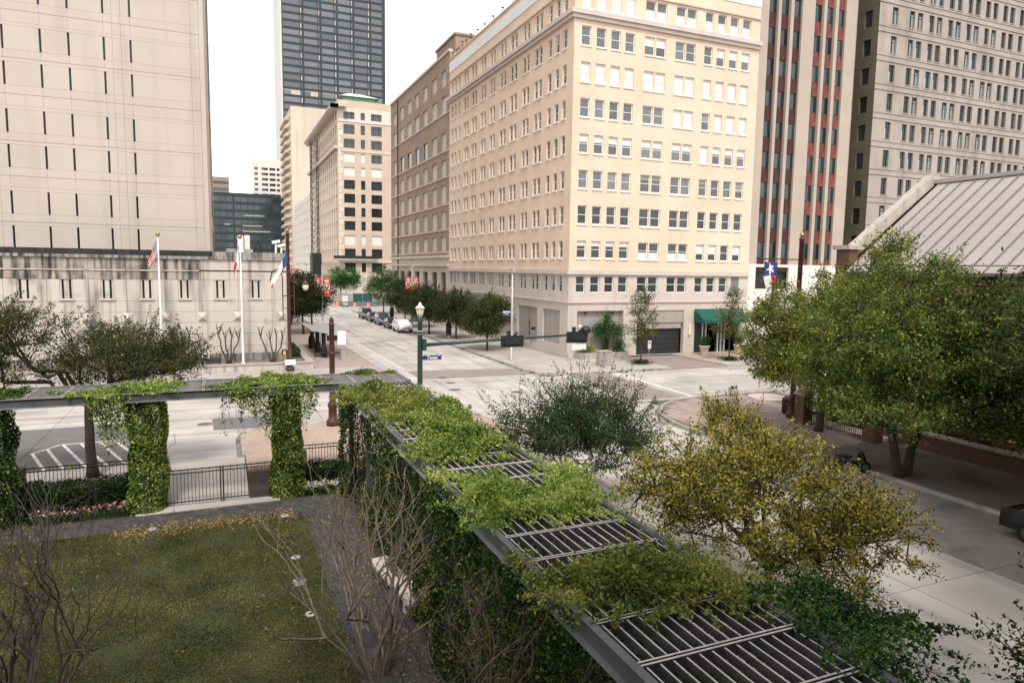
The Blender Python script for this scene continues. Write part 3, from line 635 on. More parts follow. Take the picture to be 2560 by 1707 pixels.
dt = grid_block('dark_glass_skyscraper', 'very tall dark glass skyscraper with a pale ribbed side', 35.8, 94.5, 420, 470, 182, 'tower_dark', cw+cn, [(z,z+2.75) for z in zf], 'tower_glass', -.15)
P = FY(420)
for k in range(6):
    for z, on in ((zf[16], k != 2 or True),):
        a, b = cw[k]
        if k in (0, 1, 4): m_ = MB(); pbox(m_, P, a+(b-a)*(.45 if k < 2 else .1), b, z+1.2 if k == 4 else z, z+2.7, -.12, -.08); m_.build('lit_window', 'tower_lit', dt)
        m_ = MB(); pbox(m_, P, a, b, z+2.35, z+2.7, -.12, -.07); m_.build('lit_ceiling', 'tower_lit', dt)
rr = random.Random(3)
for a, b in cn:
    for z in zf:
        if rr.random() < .55: m_ = MB(); pbox(m_, P, a+.1, b-.1, z, z+2.7, -.12, -.08); m_.build('lit_window', 'tower_lit', dt)
m_ = MB()
for k in range(26): m_.box(35.2, 35.75, 421+k*1.9, 422.2+k*1.9, 30, 182)
m_.box(35.5, 35.78, 420.1, 470, 30, 182); m_.build('pale_ribs', 'tower_white', dt)

lw = grid_block('low_black_glass_building', 'black glass office block low behind the jail podium', -6, 33.5, 400, 415, 47, 'tower_dark', [(-5.6+k*3.3+(.6 if k > 3 else 0), -2.6+k*3.3+(.6 if k > 3 else 0)) for k in range(11)], [(14+k*4.05, 16.6+k*4.05) for k in range(8)], 'low_glass', -.12)
for z, a, b in ((29.5,12,22),(26.6,12,26),(35,13,23),(30,3,6)): m_ = MB(); pbox(m_, FY(400), a, b, z, z+.5, .01, .05); m_.build('lit_ceiling', 'tower_lit', lw)
m_ = MB()
for s in (0, 1):
    for k in range(2): m_.bar((15+k*9,399.7,10),(19.5+k*9 if s else 10.5+k*9,399.7,22),.4,.3)
m_.build('cross_brace', 'black_metal', lw)
grid_block('white_office_tower', 'small far white tower with dark window strips left of the skyscraper', 18.2, 33.7, 416.5, 419.5, 68.3, 'white_wall', [(19.4,21.3),(23.2,26.6),(27.4,30.6),(31.3,32.9)], [(41.7+k*2.9, 43.1+k*2.9) for k in range(8)], 'glass', -.2)
grid_block('striped_tan_building', 'far brown building with dark window bands just right of the jail tower', -30, 6.9, 470, 500, 63, 'brown_brick', [(-29,6.3)], [(50,52),(54.2,56.4),(58.6,60.4)], 'glass', -.2)
sb_ = grid_block('tan_slab_tower', 'blank tan slab tower with stepped balconies down its left edge', 31.3, 55, 330, 372, 80, 'slab_wall', [], [], 'glass')
for k in range(19): m_ = MB(); m_.face([(31.3,331,9+k*3.7),(29.6,340,9+k*3.7),(29.6,340,10.4+k*3.7),(31.3,331,10.4+k*3.7)]); m_.box(29.4, 31.29, 340, 368, 9+k*3.7, 10.2+k*3.7); m_.build('balcony', 'slab_wall', sb_)
wl = thing('white_small_window_building', 'low white building with rows of small dark windows along the street', 'building')
P = FX(31.25); cs = [(266+k*4.2, 267.6+k*4.2) for k in range(13)]; rs = [(5+k*3.3, 6.7+k*3.3) for k in range(9)]
mb = MB(); holed(mb, P, 264, 322, 0, 35, [(a,b,c,d) for a,b in cs for c,d in rs], .3); mb.face([(31.25,264,0),(50,264,0),(50,264,35),(31.25,264,35)]); mb.face([(31.25,264,35),(50,264,35),(50,322,35),(31.25,322,35)]); mb.build('wall', 'white_wall', wl)
wm_ = MB().box(-.82, .82, -.02, .02, -.02, 1.72).mesh('window', 'glass')
for a, b in cs:
    for c, d in rs: place('window', wm_, wl, P((a+b)/2, c, -.25), -math.pi/2)

# ------------------------------------------------------------------ red panelled tower
rt = thing('red_panel_tower', 'stone tower with red panels between dark window columns beside the hotel', 'building')
RC = [(54.5,55.72),(56.1,57.42),(57.85,59.15),(60.98,62.2),(62.62,63.9),(64.36,65.6)]
wt = [34.94-3.26*k for k in range(-4, 8)]
P = FY(Y0+.12)
mb = MB(); e = [53.36]+[v for c in RC for v in c]+[67.3]
for a, b in zip(e[0::2], e[1::2]):
    wide = b-a > .8
    pbox(mb, P, a, b, 9.7, 49, -.5, .0 if wide else .10)
mb.build('pier', 'red_stone', rt)
mb = MB().box(53.37, 67.28, Y0+.63, Y0+14, .13, 49); mb.build('core', 'dark_door', rt)
mb = MB(); holed(mb, FY(Y0+.05), 53.36, 67.3, .13, 9.7, [(54.4,59.2,7.0,9.4)], .3); mb.face([(53.36,Y0+.05,9.7),(67.3,Y0+.05,9.7),(67.3,Y0+.6,9.7),(53.36,Y0+.6,9.7)]); mb.build('white_base', 'red_white_base', rt)
mb = MB(); mb.face([(67.3,Y0+.05,0),(67.3,Y0+14,0),(67.3,Y0+14,49),(67.3,Y0+.05,49)]); mb.build('side_wall', 'red_stone', rt)
wm_ = MB().box(-.66, .66, -.03, .03, 0, 1.72).box(.50, .66, -.10, -.03, 0, 1.72).mesh('window', ['glass']); fm_ = MB().box(-.66, .66, -.06, -.03, 0, .05).box(-.66, .66, -.07, -.03, 1.68, 1.74).box(-.66, -.62, -.06, -.03, .05, 1.68).mesh('frame', 'black_metal')
pms = [MB().box(-.66, .66, -.05, .05, 0, 1.5).mesh('panel', 'red_panel'), MB().box(-.66, .66, -.05, .05, 0, 1.5).mesh('panel', 'red_panel_bright')]
rb_ = MB()
for q in range(9): rb_.box(-.64, .64, -.075, -.05, .08+q*.16, .13+q*.16)
rb_ = [rb_.mesh('rib', 'red_panel'), None]
for j, (a, b) in enumerate(RC):
    for z in wt:
        o = place('window', wm_, rt, P((a+b)/2, z-1.7, -.36)); place('frame', fm_, o); o.scale = ((b-a)/1.32, 1, 1)
        o = place('panel', pms[j//3], rt, P((a+b)/2, z-1.7-1.53, -.30)); o.scale = ((b-a)/1.32, 1, 1)
        if j < 3: place('rib', rb_[0], o)

# ------------------------------------------------------------------ grey stone tower on the right
gt = thing('grey_stone_tower', 'grey stone office tower with paired dark windows at the far right', 'building')
GX0, GX1, GH = 70.65, 109, 55
gc = [(72.75,73.72)]+[v for k in range(10) for v in ((75.62+k*3.37,76.53+k*3.37),(76.98+k*3.37,77.93+k*3.37))]
gr_ = [(37.7-3.24*k, 39.66-3.24*k) for k in range(-3, 9)]
P = FY(Y0); mb = MB(); holed(mb, P, GX0, GX1, .13, GH, [(a,b,c,d) for c,d in gr_ for a,b in gc], .3)
mb.face([(GX1,Y0,0),(GX1,Y0+20,0),(GX1,Y0+20,GH),(GX1,Y0,GH)]); mb.build('wall', 'grey_stone', gt)
MB().box(GX0+.5, GX1-.4, Y0+.4, Y0+20, .2, GH).build('core', 'dark_door', gt)
for c, d in gr_:
    m_ = MB(); pbox(m_, P, GX0-.06, GX1, c-.36, c-.26, .002, .07); pbox(m_, P, GX0-.09, GX1, c-.98, c-.86, .002, .09); m_.build('belt_course', 'grey_stone', gt)
wm_ = MB(); wm_.box(-.48, .48, -.02, .02, 0, 1.98); wm_ = wm_.mesh('window', 'glass')
fm_ = MB(); fm_.box(-.03, .03, -.05, -.02, 0, 1.96).box(-.48, .48, -.05, -.02, 1.3, 1.36); fm_ = fm_.mesh('frame', 'black_metal'); dm_ = MB().box(-.4, -.08, -.03, -.02, .05, 1.25).mesh('curtain', 'boarded'); dm2 = MB().box(.05, .4, -.03, -.02, .05, 1.6).mesh('curtain', 'blind_grey')
sm_ = MB().box(-.55, .55, -.3, -.02, -.1, -.004).mesh('sill', 'grey_stone')
rr = random.Random(9)
for c, d in gr_:
    for a, b in gc:
        o = place('window', wm_, gt, P((a+b)/2, c, -.24)); o.scale = ((b-a)/.95, 1, 1); place('frame', fm_, o); place('sill', sm_, o)
        if rr.random() < .6 and a < 92: place('curtain', rr.choice([dm_, dm2]), o)
mb = MB(); Ps = FX(GX0)
ya = xp(2100+212/3.4087, 150/3.4087, GX0).y; yb = xp(2100+278/3.4087, 150/3.4087, GX0).y; ya, yb = min(ya, yb), max(ya, yb)
hs2 = [(ya, yb, c-.25, d-.35) for c, d in gr_]
holed(mb, Ps, Y0, Y0+20, .13, GH, hs2, .3); mb.build('side_wall', 'grey_side_brick', gt)
for h in hs2: m_ = MB(); pbox(m_, Ps, h[0], h[1], h[2], h[3], -.3, -.25); m_.build('side_window', 'glass', gt)

# ------------------------------------------------------------------ church with the metal roof
ch = thing('church', 'church with standing-seam metal roof and stone gable coping behind the street trees', 'church')
EX, EZ, RXr, RZ, CY0, CY1 = 33.4, 9.2, 40.4, 14.35, 2.0, 29.3
mb = MB(); mb.face([(EX+.1,CY0,0),(EX+.1,CY1,0),(EX+.1,CY1,EZ+.1),(EX+.1,CY0,EZ+.1)])
mb.face([(EX+.1,CY1,0),(2*RXr-EX,CY1,0),(2*RXr-EX,CY1,EZ+.1),(RXr,CY1,RZ),(EX+.1,CY1,EZ+.1)]); mb.face([(EX+.1,CY0,0),(2*RXr-EX,CY0,0),(2*RXr-EX,CY0,EZ+.1),(RXr,CY0,RZ),(EX+.1,CY0,EZ+.1)])
mb.box(33.5, 34.2, 28.95, 29.85, 0, 10.2); mb.build('wall', 'church_brick', ch)
sl_ = Vector((RXr-EX, 0, RZ-EZ)); nrm = Vector((-sl_.z, 0, sl_.x)).normalized(); pw = .78; k = 0
def roofp(t, y, h=0): v = Vector((EX-.35, y, EZ-.28))+(sl_*1.05)*t+nrm*h; return (v.x, y, v.z)
rp_ = MB()
for a, b in ((roofp(0,0), roofp(1,0)),): pass
rp_.face([roofp(0,.02), roofp(1,.02), roofp(1,pw-.02), roofp(0,pw-.02)]); rp_.face([roofp(0,.02,-.06), roofp(0,pw-.02,-.06), roofp(1,pw-.02,-.06), roofp(1,.02,-.06)])
rp_.face([roofp(0,.02), roofp(0,pw-.02), roofp(0,pw-.02,-.06), roofp(0,.02,-.06)])
rp_ = rp_.mesh('roof_panel', 'roof_metal')
rs_ = MB(); rs_.bar(roofp(0,0,.03), roofp(1,0,.03), .05, .09); rs_ = rs_.mesh('roof_seam', 'roof_seam')
y = CY1-.5-pw
while y > CY0:
    place('roof_panel', rp_, ch, (0, y, 0)); place('roof_seam', rs_, ch, (0, y, 0)); y -= pw
mb = MB(); mb.face([(RXr+.1,CY0,RZ-.1),(2*RXr-EX,CY0,EZ),(2*RXr-EX,CY1-.4,EZ),(RXr+.1,CY1-.4,RZ-.1)]); mb.face([(EX,CY0,EZ-.4),(RXr,CY0,RZ-.2),(RXr,CY1-.4,RZ-.2),(EX,CY1-.4,EZ-.4)]); mb.build('roof_deck', 'roof_seam', ch)
mb = MB(); mb.bar((RXr,CY0,RZ+.1),(RXr,CY1,RZ+.1), .3, .22); mb.build('ridge_cap', 'roof_metal', ch)
mb = MB(); mb.bar((EX+.7,CY1,EZ+.95),(RXr,CY1,RZ+.3), .55, .6); mb.bar((RXr,CY1,RZ+.3),(2*RXr-EX,CY1,EZ+.9), .7, .5); mb.box(33.3, 34.5, 28.8, 30.0, 10.2, 10.45); mb.build('gable_coping', 'church_stone', ch)
mb = MB(); mb.box(33.26, 33.5, CY0, 28.5, 1.0, 1.3)
for y in (7, 13, 19, 25): mb.box(32.75, 33.5, y-.5, y+.5, 0, 6.5); mb.box(32.6, 33.5, y-.6, y+.6, 6.5, 6.8)
mb.build('buttress', 'church_brick', ch)
for y in (4.2, 10, 16, 22): m_ = MB(); m_.box(33.44, 33.49, y-.9, y+.9, 2.2, 6.0); o = m_.build('window', 'glass', ch); q = MB().box(33.32, 33.5, y-1.1, y+1.1, 1.95, 2.19); q.build('window_sill', 'church_stone', o)
mb = MB(); mb.bar((EX-.42,CY0,EZ-.36),(EX-.42,28.4,EZ-.36),.16,.14); mb.build('gutter', 'roof_seam', ch)

# ------------------------------------------------------------------ the jail: panelled tower on a stained podium
jt = thing('concrete_jail_building', 'beige concrete jail tower with slit windows above a streaked podium', 'building')
YT, YP = 66.0, 63.0; P = FY(YT)
zs = []; base = 9.88
for k in range(4):
    b = base+6.3*k
    zs += [(b, b+1.77, 's'), (b+1.77, b+2.06, 'p'), (b+2.06, b+2.69, 'p'), (b+2.69, b+4.48, 's'), (b+4.48, b+4.76, 'p'), (b+4.76, b+5.64, 'p'), (b+5.64, b+6.3, 'p')]
sx_ = [-21.2, -18.7, -16.8, -14.97, -12.49, -10.58, -8.13, -6.22]
jx = [-22.5, -15.67, -7.53, -6.90, -1.75, -1.11]
MB().box(-40, -.7, YT+.35, YT+30, 0, 62).build('core', 'jail_joint', jt)
m_ = MB(); [m_.box(x-.1, x+.1, YT+.27, YT+.34, 9.5, 35.2) for x in sx_]; m_.build('slit_glazing', 'slit', jt)
for c, d, kind in zs:
    e = sorted(jx+([v for s in sx_ for v in (s-.075, s+.075)] if kind == 's' else ([s for s in sx_] if d-c > .5 else [])))
    for a, b in zip(e[:-1], e[1:]):
        if b-a < .2: continue
        m_ = MB(); hv = lambda z: .013 if min(abs((z-base) % 6.3-2.06), abs((z-base) % 6.3-5.64)) < .02 else .005
        pbox(m_, P, a+.007, b-.007, c+hv(c), d-hv(d), -.34, 0); m_.build('wall_panel', 'jail_panel', jt)
m_ = MB(); mb = MB(); pts = [(-1.1,YT),(-.72,YT+.02),(-.5,YT+.5),(-.5,YT+30),(-1.1,YT+30)]; prism(mb, pts, 9.5, 62); mb.build('corner_pier', 'jail_panel', jt)
m_ = MB(); pbox(m_, P, -40, -22.52, 0, 62, -.34, 0); pbox(m_, P, -22.5, -1.11, 35.1, 62, -.34, 0); m_.build('plain_wall', 'jail_panel', jt)
sw_ = MB().box(-.014, .014, -.5, .5, 0, 2).mesh('side_window', 'slit')
for k in range(9):
    for j in range(9): place('side_window', sw_, jt, (-.484, YT+1.5+k*2, 10+j*3.15))
P = FY(YP); PX1 = 5.4
MB().box(-40, PX1-.05, YP+.25, YP+28, 0, 9.3).build('podium_core', 'jail_joint', jt)
pw_ = [(-19.9,-18.96),(-17.12,-16.2),(-14.34,-13.42),(-11.56,-10.62),(-8.78,-7.86),(-5.98,-5.06),(-3.21,-2.29),(-.46,.48),(2.35,3.27)]
pj = [-22.5, -20.6, -17.9, -15.2, -12.4, -9.6, -6.96, -4.2, -1.47, 1.4, 4.1, PX1]
bands = [(.2,1.9),(1.9,2.95),(2.95,3.93),(3.93,4.85),(4.85,5.76),(5.76,7.5),(7.5,8.2),(8.3,9.2)]
bos = [-18, -15.2, -12.45, -9.7, -6.96, -4.2, -1.44, 1.33, 4.9]
for c, d in bands:
    e = list(pj)
    for a, b in zip(e[:-1], e[1:]):
        hs_ = [(p,q,5.97,7.47) for p,q in pw_ if p > a and q < b] if (c, d) == (5.76,7.5) else []
        m_ = MB()
        if hs_:
            p, q = hs_[0][:2]
            for u0, u1, z0, z1 in ((a+.01,p,c+.01,d-.01),(q,b-.01,c+.01,d-.01),(p,q,c+.01,5.97),(p,q,7.47,d-.01)): pbox(m_, P, u0, u1, z0, z1, -.24, 0)
        else: pbox(m_, P, a+.01, b-.01, c+.01, d-.01, -.24, 0)
        m_.build('podium_panel', 'stain_panel' if (c > 7.4 and b < -1) else 'podium_panel', jt)
for p, q in pw_:
    m_ = MB(); w = q-p
    pbox(m_, P, p+.13, q-.13, 5.97, 7.47, -.22, -.19); o = m_.build('window', 'slit', jt)
    m_ = MB(); pbox(m_, P, p+.30, q-.30, 5.98, 7.46, -.18, -.06); pbox(m_, P, p+.01, p+.14, 5.98, 7.46, -.2, -.05); pbox(m_, P, q-.14, q-.01, 5.98, 7.46, -.2, -.05); m_.build('concrete_mullion', 'podium_panel', o)
    m_ = MB(); pbox(m_, P, p-.06, q+.06, 5.82, 5.96, .002, .12); m_.build('window_sill', 'hotel_stone', o)
for x in bos:
    m_ = MB(); q = [P(x-.38,4.02,.01), P(x+.38,4.02,.01), P(x+.38,4.8,.01), P(x-.38,4.8,.01)]; a = P(x,4.38,.3)
    for i in range(4): m_.face([q[i], q[(i+1)%4], a])
    m_.build('pyramid_boss', 'podium_panel', jt)
m_ = MB(); pbox(m_, P, -40, PX1+.1, 9.2, 9.45, -.3, .16); m_.build('parapet_ledge', 'stain_ledge', jt)
m_ = MB(); mb = MB(); prism(mb, [(-40,YP-.1),(-.55,YP-.1),(-.55,YT+.2),(-40,YT+.2)], 9.46, 9.9); mb.build('stained_parapet', 'black_stain', jt)
m_ = MB(); pbox(m_, P, -.5, PX1+.1, 9.46, 9.86, -.6, .12); m_.build('parapet', 'stain_ledge', jt)
m_ = MB(); pbox(m_, P, -40, -1.6, 8.2, 8.3, -.1, .07); m_.build('string_course', 'podium_panel', jt)
# things on the podium roof
MB().box(-.4, PX1-.1, YP+.65, YP+27, 9.3, 9.5).build('podium_roof', 'sidewalk', jt)
for x, y, w, h, mt in ((.6,70,.9,.8,'galv'),(2.2,71,.8,.8,'galv'),(1.6,69,.5,2.0,'white_paint'),(2.3,72.5,.5,2.2,'white_paint')):
    t = tag(MB().box(x, x+w, y, y+.7, 9.5, 9.5+h).box(x+.1, x+w-.1, y-.04, y, 9.6, 9.4+h).build('roof_unit', mt), {(.6):'low grey roof unit left on the jail podium roof', 2.2:'low grey roof unit right on the jail podium roof', 1.6:'tall white roof cabinet behind the middle flagpole', 2.3:'tallest white roof cabinet on the jail podium'}[x], 'roof unit')
for k, (x, lb) in enumerate(((4.55,'white security camera on tall bracket at podium roof corner'),(5.0,'white security camera on low bracket beside the red lamp post'))):
    t = thing('security_camera', lb, 'camera', (x, YP+.3, 9.86)); hh = .85-.3*k
    m_ = MB(); m_.tube([(0,0,0),(0,0,hh)], .09, 7); m_.build('mount', 'white_paint', t); m_ = MB(); m_.bar((-.3,0,hh+.05),(.35,-.1,hh+.2), .24, .24); m_.build('housing', 'white_paint', t)
# the building behind the camera is unseen, added further down for its shade
# ------------------------------------------------------------------ street furniture
def gnd(x, y, z=0): v = gp(x, y, z); return (v.x, v.y)
def text_part(s, size, mt, parent, loc, rot=(R(90),0,0), name='lettering', bold=.0):
    cu_ = bpy.data.curves.new('lettering', 'FONT'); cu_.body = s; cu_.size = size; cu_.extrude = .004; cu_.align_x = 'CENTER'; cu_.align_y = 'CENTER'; cu_.offset = bold
    t = bpy.data.objects.new('tmp', cu_); col.objects.link(t); dg = bpy.context.evaluated_depsgraph_get(); me = bpy.data.meshes.new_from_object(t.evaluated_get(dg)); bpy.data.objects.remove(t)
    me.materials.clear(); me.materials.append(M[mt]); o = place(name, me, parent, loc); o.rotation_euler = rot; return o

# green mast-arm signal pole
gpX, gpY = 10.35, 37.5
sp = thing('traffic_signal_pole', 'green signal pole with lamp on top and long mast arm over the street', 'signal pole', (gpX, gpY, .13))
m_ = MB(); m_.lathe((0,0,0), [(.3,0),(.3,.25),(.2,.5),(.16,.8),(.15,3),(.135,5.55),(.17,5.58),(.17,5.66)], 16); m_.build('pole', 'green_paint', sp, True)
m_ = MB(); m_.lathe((0,0,5.66), [(.13,0),(.17,.1),(.10,.14),(.12,.2)], 14); m_.build('lamp_base', 'green_paint', sp, True)
lp = MB().lathe((0,0,5.86), [(.12,0),(.19,.22),(.235,.46),(.23,.5)], 14).build('lamp_shade', 'lamp_globe', sp, True)
m_ = MB(); [m_.bar((.13*math.cos(a),.13*math.sin(a),5.86),(.24*math.cos(a),.24*math.sin(a),6.36),.02) for a in [k*math.pi/4 for k in range(8)]]; m_.build('lamp_rib', 'green_paint', lp)
m_ = MB(); m_.lathe((0,0,6.36), [(.27,0),(.27,.04),(.2,.13),(.11,.2),(.09,.22),(.1,.27),(.06,.33),(.02,.36)], 14); m_.build('lamp_cap', 'planter_pot', sp, True)
m_ = MB(); m_.tube([(.1,0,4.28),(4,0,4.43),(10.6,0,4.66)], [.105,.09,.055], 10); m_.build('mast_arm', 'green_paint', sp, True)
m_ = MB(); m_.box(.12, .34, -.17, .17, 3.98, 4.62); m_.build('arm_bracket', 'green_paint', sp)
for x in (4.95+.72, 9.35+.72):
    z = 4.36 if x < 7 else 4.5
    sg = MB().box(x-.74, x+.74, -.1, -.03, z-.36, z+.34).build('signal_backplate', 'black_metal', sp)
    m_ = MB(); m_.box(x-.55, x+.55, -.22, -.1, z-.17, z+.17); m_.build('signal_housing', 'black_metal', sg)
    for k in (-.37, 0, .37):
        m_ = MB(); m_.tube([(x+k,-.03,z),(x+k,.28,z)], [.14,.15], 10); m_.build('signal_visor', 'plastic_dark', sg)
    m_ = MB(); m_.bar((x-.2,0,z+.3),(x-.2,0,z+.62),.18); m_.bar((x+.15,-.1,z+.34),(x+.35,.05,z+.5),.12); m_.build('signal_bracket', 'black_metal', sg)
m_ = MB(); m_.box(9.72, 10.74, -.06, -.03, 3.68, 4.06); m_.build('lane_sign_back', 'sign_white', sp)
m_ = MB(); m_.tube([(6.45,-.05,4.35),(6.6,-.05,4.05),(6.85,-.05,4.05),(6.95,-.05,4.5)], .012, 5); m_.build('loose_cable', 'black_metal', sp)
m_ = MB(); m_.tube([(10.3,0,4.65),(10.3,0,5.05)], .05, 6); m_.lathe((10.3,0,5.05), [(.05,0),(.12,.06),(.12,.16),(.03,.22)], 8); m_.build('detector', 'white_paint', sp)
m_ = MB(); m_.lathe((10.75,0,4.65), [(.05,0),(.26,.1),(.32,.3),(.2,.5),(.05,.55)], 10); m_.build('signal_hood', 'black_metal', sp)
ss = MB().box(.2, 1.27, -.02, .02, 3.42, 3.68).build('street_name_sign', 'sign_blue', sp)
m_ = MB(); m_.box(.1, .22, -.015, .015, 3.45, 3.65); m_.build('sign_clamp', 'green_paint', ss)
text_part('Texas', .27, 'sign_white', ss, (.72,-.026,3.55), bold=.006); text_part('1200', .08, 'sign_white', ss, (1.12,-.026,3.655))
m_ = MB(); m_.lathe((0,0,5.05), [(.17,0),(.17,.08)], 14); m_.lathe((0,0,4.9), [(.165,0),(.165,.03)], 14); m_.build('band', 'galv', sp)

def lamp_post(x, y, label, top, arms=True, z0=.13, base=True):
    t = thing('lamp_post', label, 'lamp post', (x, y, z0)); h = top-z0
    m_ = MB(); m_.lathe((0,0,0), [(.34,0),(.34,.3),(.24,.36),(.22,1.0),(.27,1.05),(.27,1.2),(.17,1.35),(.15,2.2),(.135,h-.5),(.16,h-.48),(.16,h-.4),(.12,h-.36),(.12,h-.3)], 12); m_.build('post', 'red_pole', t, True)
    m_ = MB(); m_.lathe((0,0,h-.3), [(.09,0),(.12,.06),(.12,.16),(.05,.27),(.02,.3)], 10); m_.build('finial', 'gold' if arms else 'red_pole', t, True)
    return t, h
r1, hh = lamp_post(5.12, 58.6, 'tall dark red lamp post with a Texas flag at the jail corner', 11.8)
for s in (-1, 1):
    pts = [(s*.1,0,5.2),(s*.45,0,5.2),(s*.45,0,6.5)]+[(s*(.9-.45*math.cos(a)),0,7.6+.75*math.sin(a)) for a in [k*math.pi/6 for k in range(7)]]+[(s*1.35,0,7.4)]
    m_ = MB(); m_.tube(pts, .045, 7); m_.bar((s*.1,0,6.2),(s*.45,0,6.2),.08); m_.tube([(s*.45,0,4.4),(s*.45,0,5.3)], .04, 6); m_.build('arm', 'red_pole', r1, True)
    if s > 0:
        l = MB().lathe((s*1.35,0,6.65), [(.08,.0),(.2,.1),(.26,.35),(.24,.5)], 12).build('lamp_globe', 'lamp_globe', r1, True)
        m_ = MB(); m_.lathe((s*1.35,0,7.14), [(.3,0),(.26,.12),(.12,.3),(.06,.34)], 12); m_.build('lamp_cap', 'red_pole', l, True)
pd = MB().box(-.62, -.2, -.14, .14, 1.35, 1.8).build('pedestrian_signal', 'black_metal', r1)
m_ = MB(); m_.box(-.2, -.1, -.05, .05, 1.5, 1.62); m_.build('bracket', 'black_metal', pd)
m_ = MB(); m_.box(-.5, -.36, -.155, -.142, 1.42, 1.58)
for k in range(4): m_.box(-.505+k*.038, -.477+k*.038, -.155, -.142, 1.58, (1.66,1.71,1.72,1.68)[k])
m_.box(-.36, -.33, -.155, -.142, 1.5, 1.62); m_.build('lit_hand', 'hand_orange', pd)
m_ = MB(); m_.box(-.42, .42, -.37, -.35, .55, 1.0); m_.build('notice', 'sign_white', r1)
r2, hh = lamp_post(5.47, 37.6, 'short dark red post with ball top on the brick corner', 6.1, False)
m_ = MB(); m_.lathe((0,0,3.9), [(.13,0),(.2,.05),(.2,.1),(.14,.15),(.14,.4),(.2,.45),(.14,.5)], 10); m_.build('collar', 'red_pole', r2, True)
m_ = MB(); m_.box(.1, .42, -.12, .12, 1.9, 2.55); m_.build('push_button_box', 'red_pole', r2)
r3, hh = lamp_post(31.5, 30.6, 'dark red lamp post with a Texas flag rising through the big tree', 11.2)
m_ = MB(); m_.tube([(0,0,9.45),(-2.95,0,9.45)], .035, 6); m_.lathe((-2.95,0,9.4), [(.03,0),(.07,.05),(.03,.1)], 8); m_.build('flag_arm', 'red_pole', r3)
bn_ = thing('litter_bin', 'dark round litter bin beside the lamp post on the paved corner', 'bin', (32.2, 31.6, .13))
m_ = MB(); m_.lathe((0,0,0), [(.3,0),(.33,.08),(.33,.85)], 14); m_.build('body', 'black_metal', bn_); m_ = MB(); [m_.bar((.34*math.cos(a),.34*math.sin(a),.06),(.34*math.cos(a),.34*math.sin(a),.86),.04) for a in [k*math.pi/9 for k in range(18)]]; m_.build('slat', 'red_pole', bn_); m_ = MB(); m_.lathe((0,0,.86), [(.37,0),(.37,.06),(.2,.2),(.18,.2)], 14); m_.build('lid', 'black_metal', bn_)

# flags: cloth strips hung in folds
def flag(name, label, loc, L, H, colf, droop=0.0, rz=0, sway=.12, nx=26, nz=22, fold=3.0, slack=.35):
    """limp flag: hoist edge at local x=0 going down, cloth gathered towards the pole"""
    me = bpy.data.meshes.new(name); v = []; f = []; mi = []
    for j in range(nz+1):
        for i in range(nx+1):
            s = i/nx; t = j/nz
            x = s*L*slack+.02*math.sin(7*s+3*t); y = sway*math.sin(fold*2*math.pi*s+2*t)*s**.6
            z = -t*H-droop*s*(1+.2*math.sin(5*t)); v.append((x, y, z))
    for j in range(nz):
        for i in range(nx):
            a = j*(nx+1)+i; f.append((a,a+1,a+nx+2,a+nx+1)); mi.append(colf((i+.5)/nx, (j+.5)/nz))
    me.from_pydata(v, [], f)
    for m in ('flag_blue','flag_white','flag_red'): me.materials.append(M[m])
    me.polygons.foreach_set('material_index', mi); me.polygons.foreach_set('use_smooth', [True]*len(f)); me.update()
    o = place(name, me, None, loc, rz); return tag(o, label, 'flag')
def us(s, t):
    if s < .42 and t < .54:
        return 1 if (int(s*26) % 2 == 0 and int(t*18) % 2 == 0) else 0
    return 2 if int(t*13) % 2 == 0 else 1
def star(s, t, cx, cy, r, asp):
    dx, dy = (s-cx)*asp, t-cy; a = math.atan2(dx, -dy); k = 2*math.pi/5; a = (a+math.pi/5) % k-math.pi/5
    return math.hypot(dx, dy) < r*(.40+.6*(1-abs(a)/(math.pi/5))**1.6)
def tx_(s, t):
    if s < .34: return 1 if star(s, t, .17, .5, .27, 1.5) else 0
    return 1 if t < .5 else 2
def flagpole(x, label):
    t = thing('flagpole', label, 'flagpole', (x, 60.9, .6))
    m_ = MB(); m_.lathe((0,0,0), [(.2,0),(.2,.06),(.09,.1),(.075,3),(.045,10.3)], 12); m_.build('pole', 'white_paint', t, True)
    m_ = MB(); m_.lathe((0,0,10.3), [(.03,0),(.14,.1),(.17,.2),(.12,.33),(.02,.37)], 10); m_.build('ball', 'gold', t, True)
    m_ = MB(); m_.tube([(.12,-.05,1.2),(.1,-.05,10.2)], .012, 4); m_.box(.08, .16, -.09, -.02, 1.1, 1.35); m_.build('halyard', 'galv', t)
flagpole(-4.42, 'white flagpole flying the striped flag in front of the jail'); flagpole(1.6, 'white flagpole nearer the red lamp post in front of the jail')
flag('flag', 'limp stars and stripes flag on the left white flagpole', (-4.5,60.85,10.7), 2.4, 1.25, us, 1.5, R(186), .13, fold=2.6, slack=.26)
flag('flag', 'limp white and red flag on the flagpole nearer the lamp post', (1.52,60.85,10.5), 2.2, 1.3, lambda s, t: 0 if s < .1 else (1 if s+.25*math.sin(6*t) < .78 else 2), 1.9, R(184), .1, fold=2.0, slack=.2)
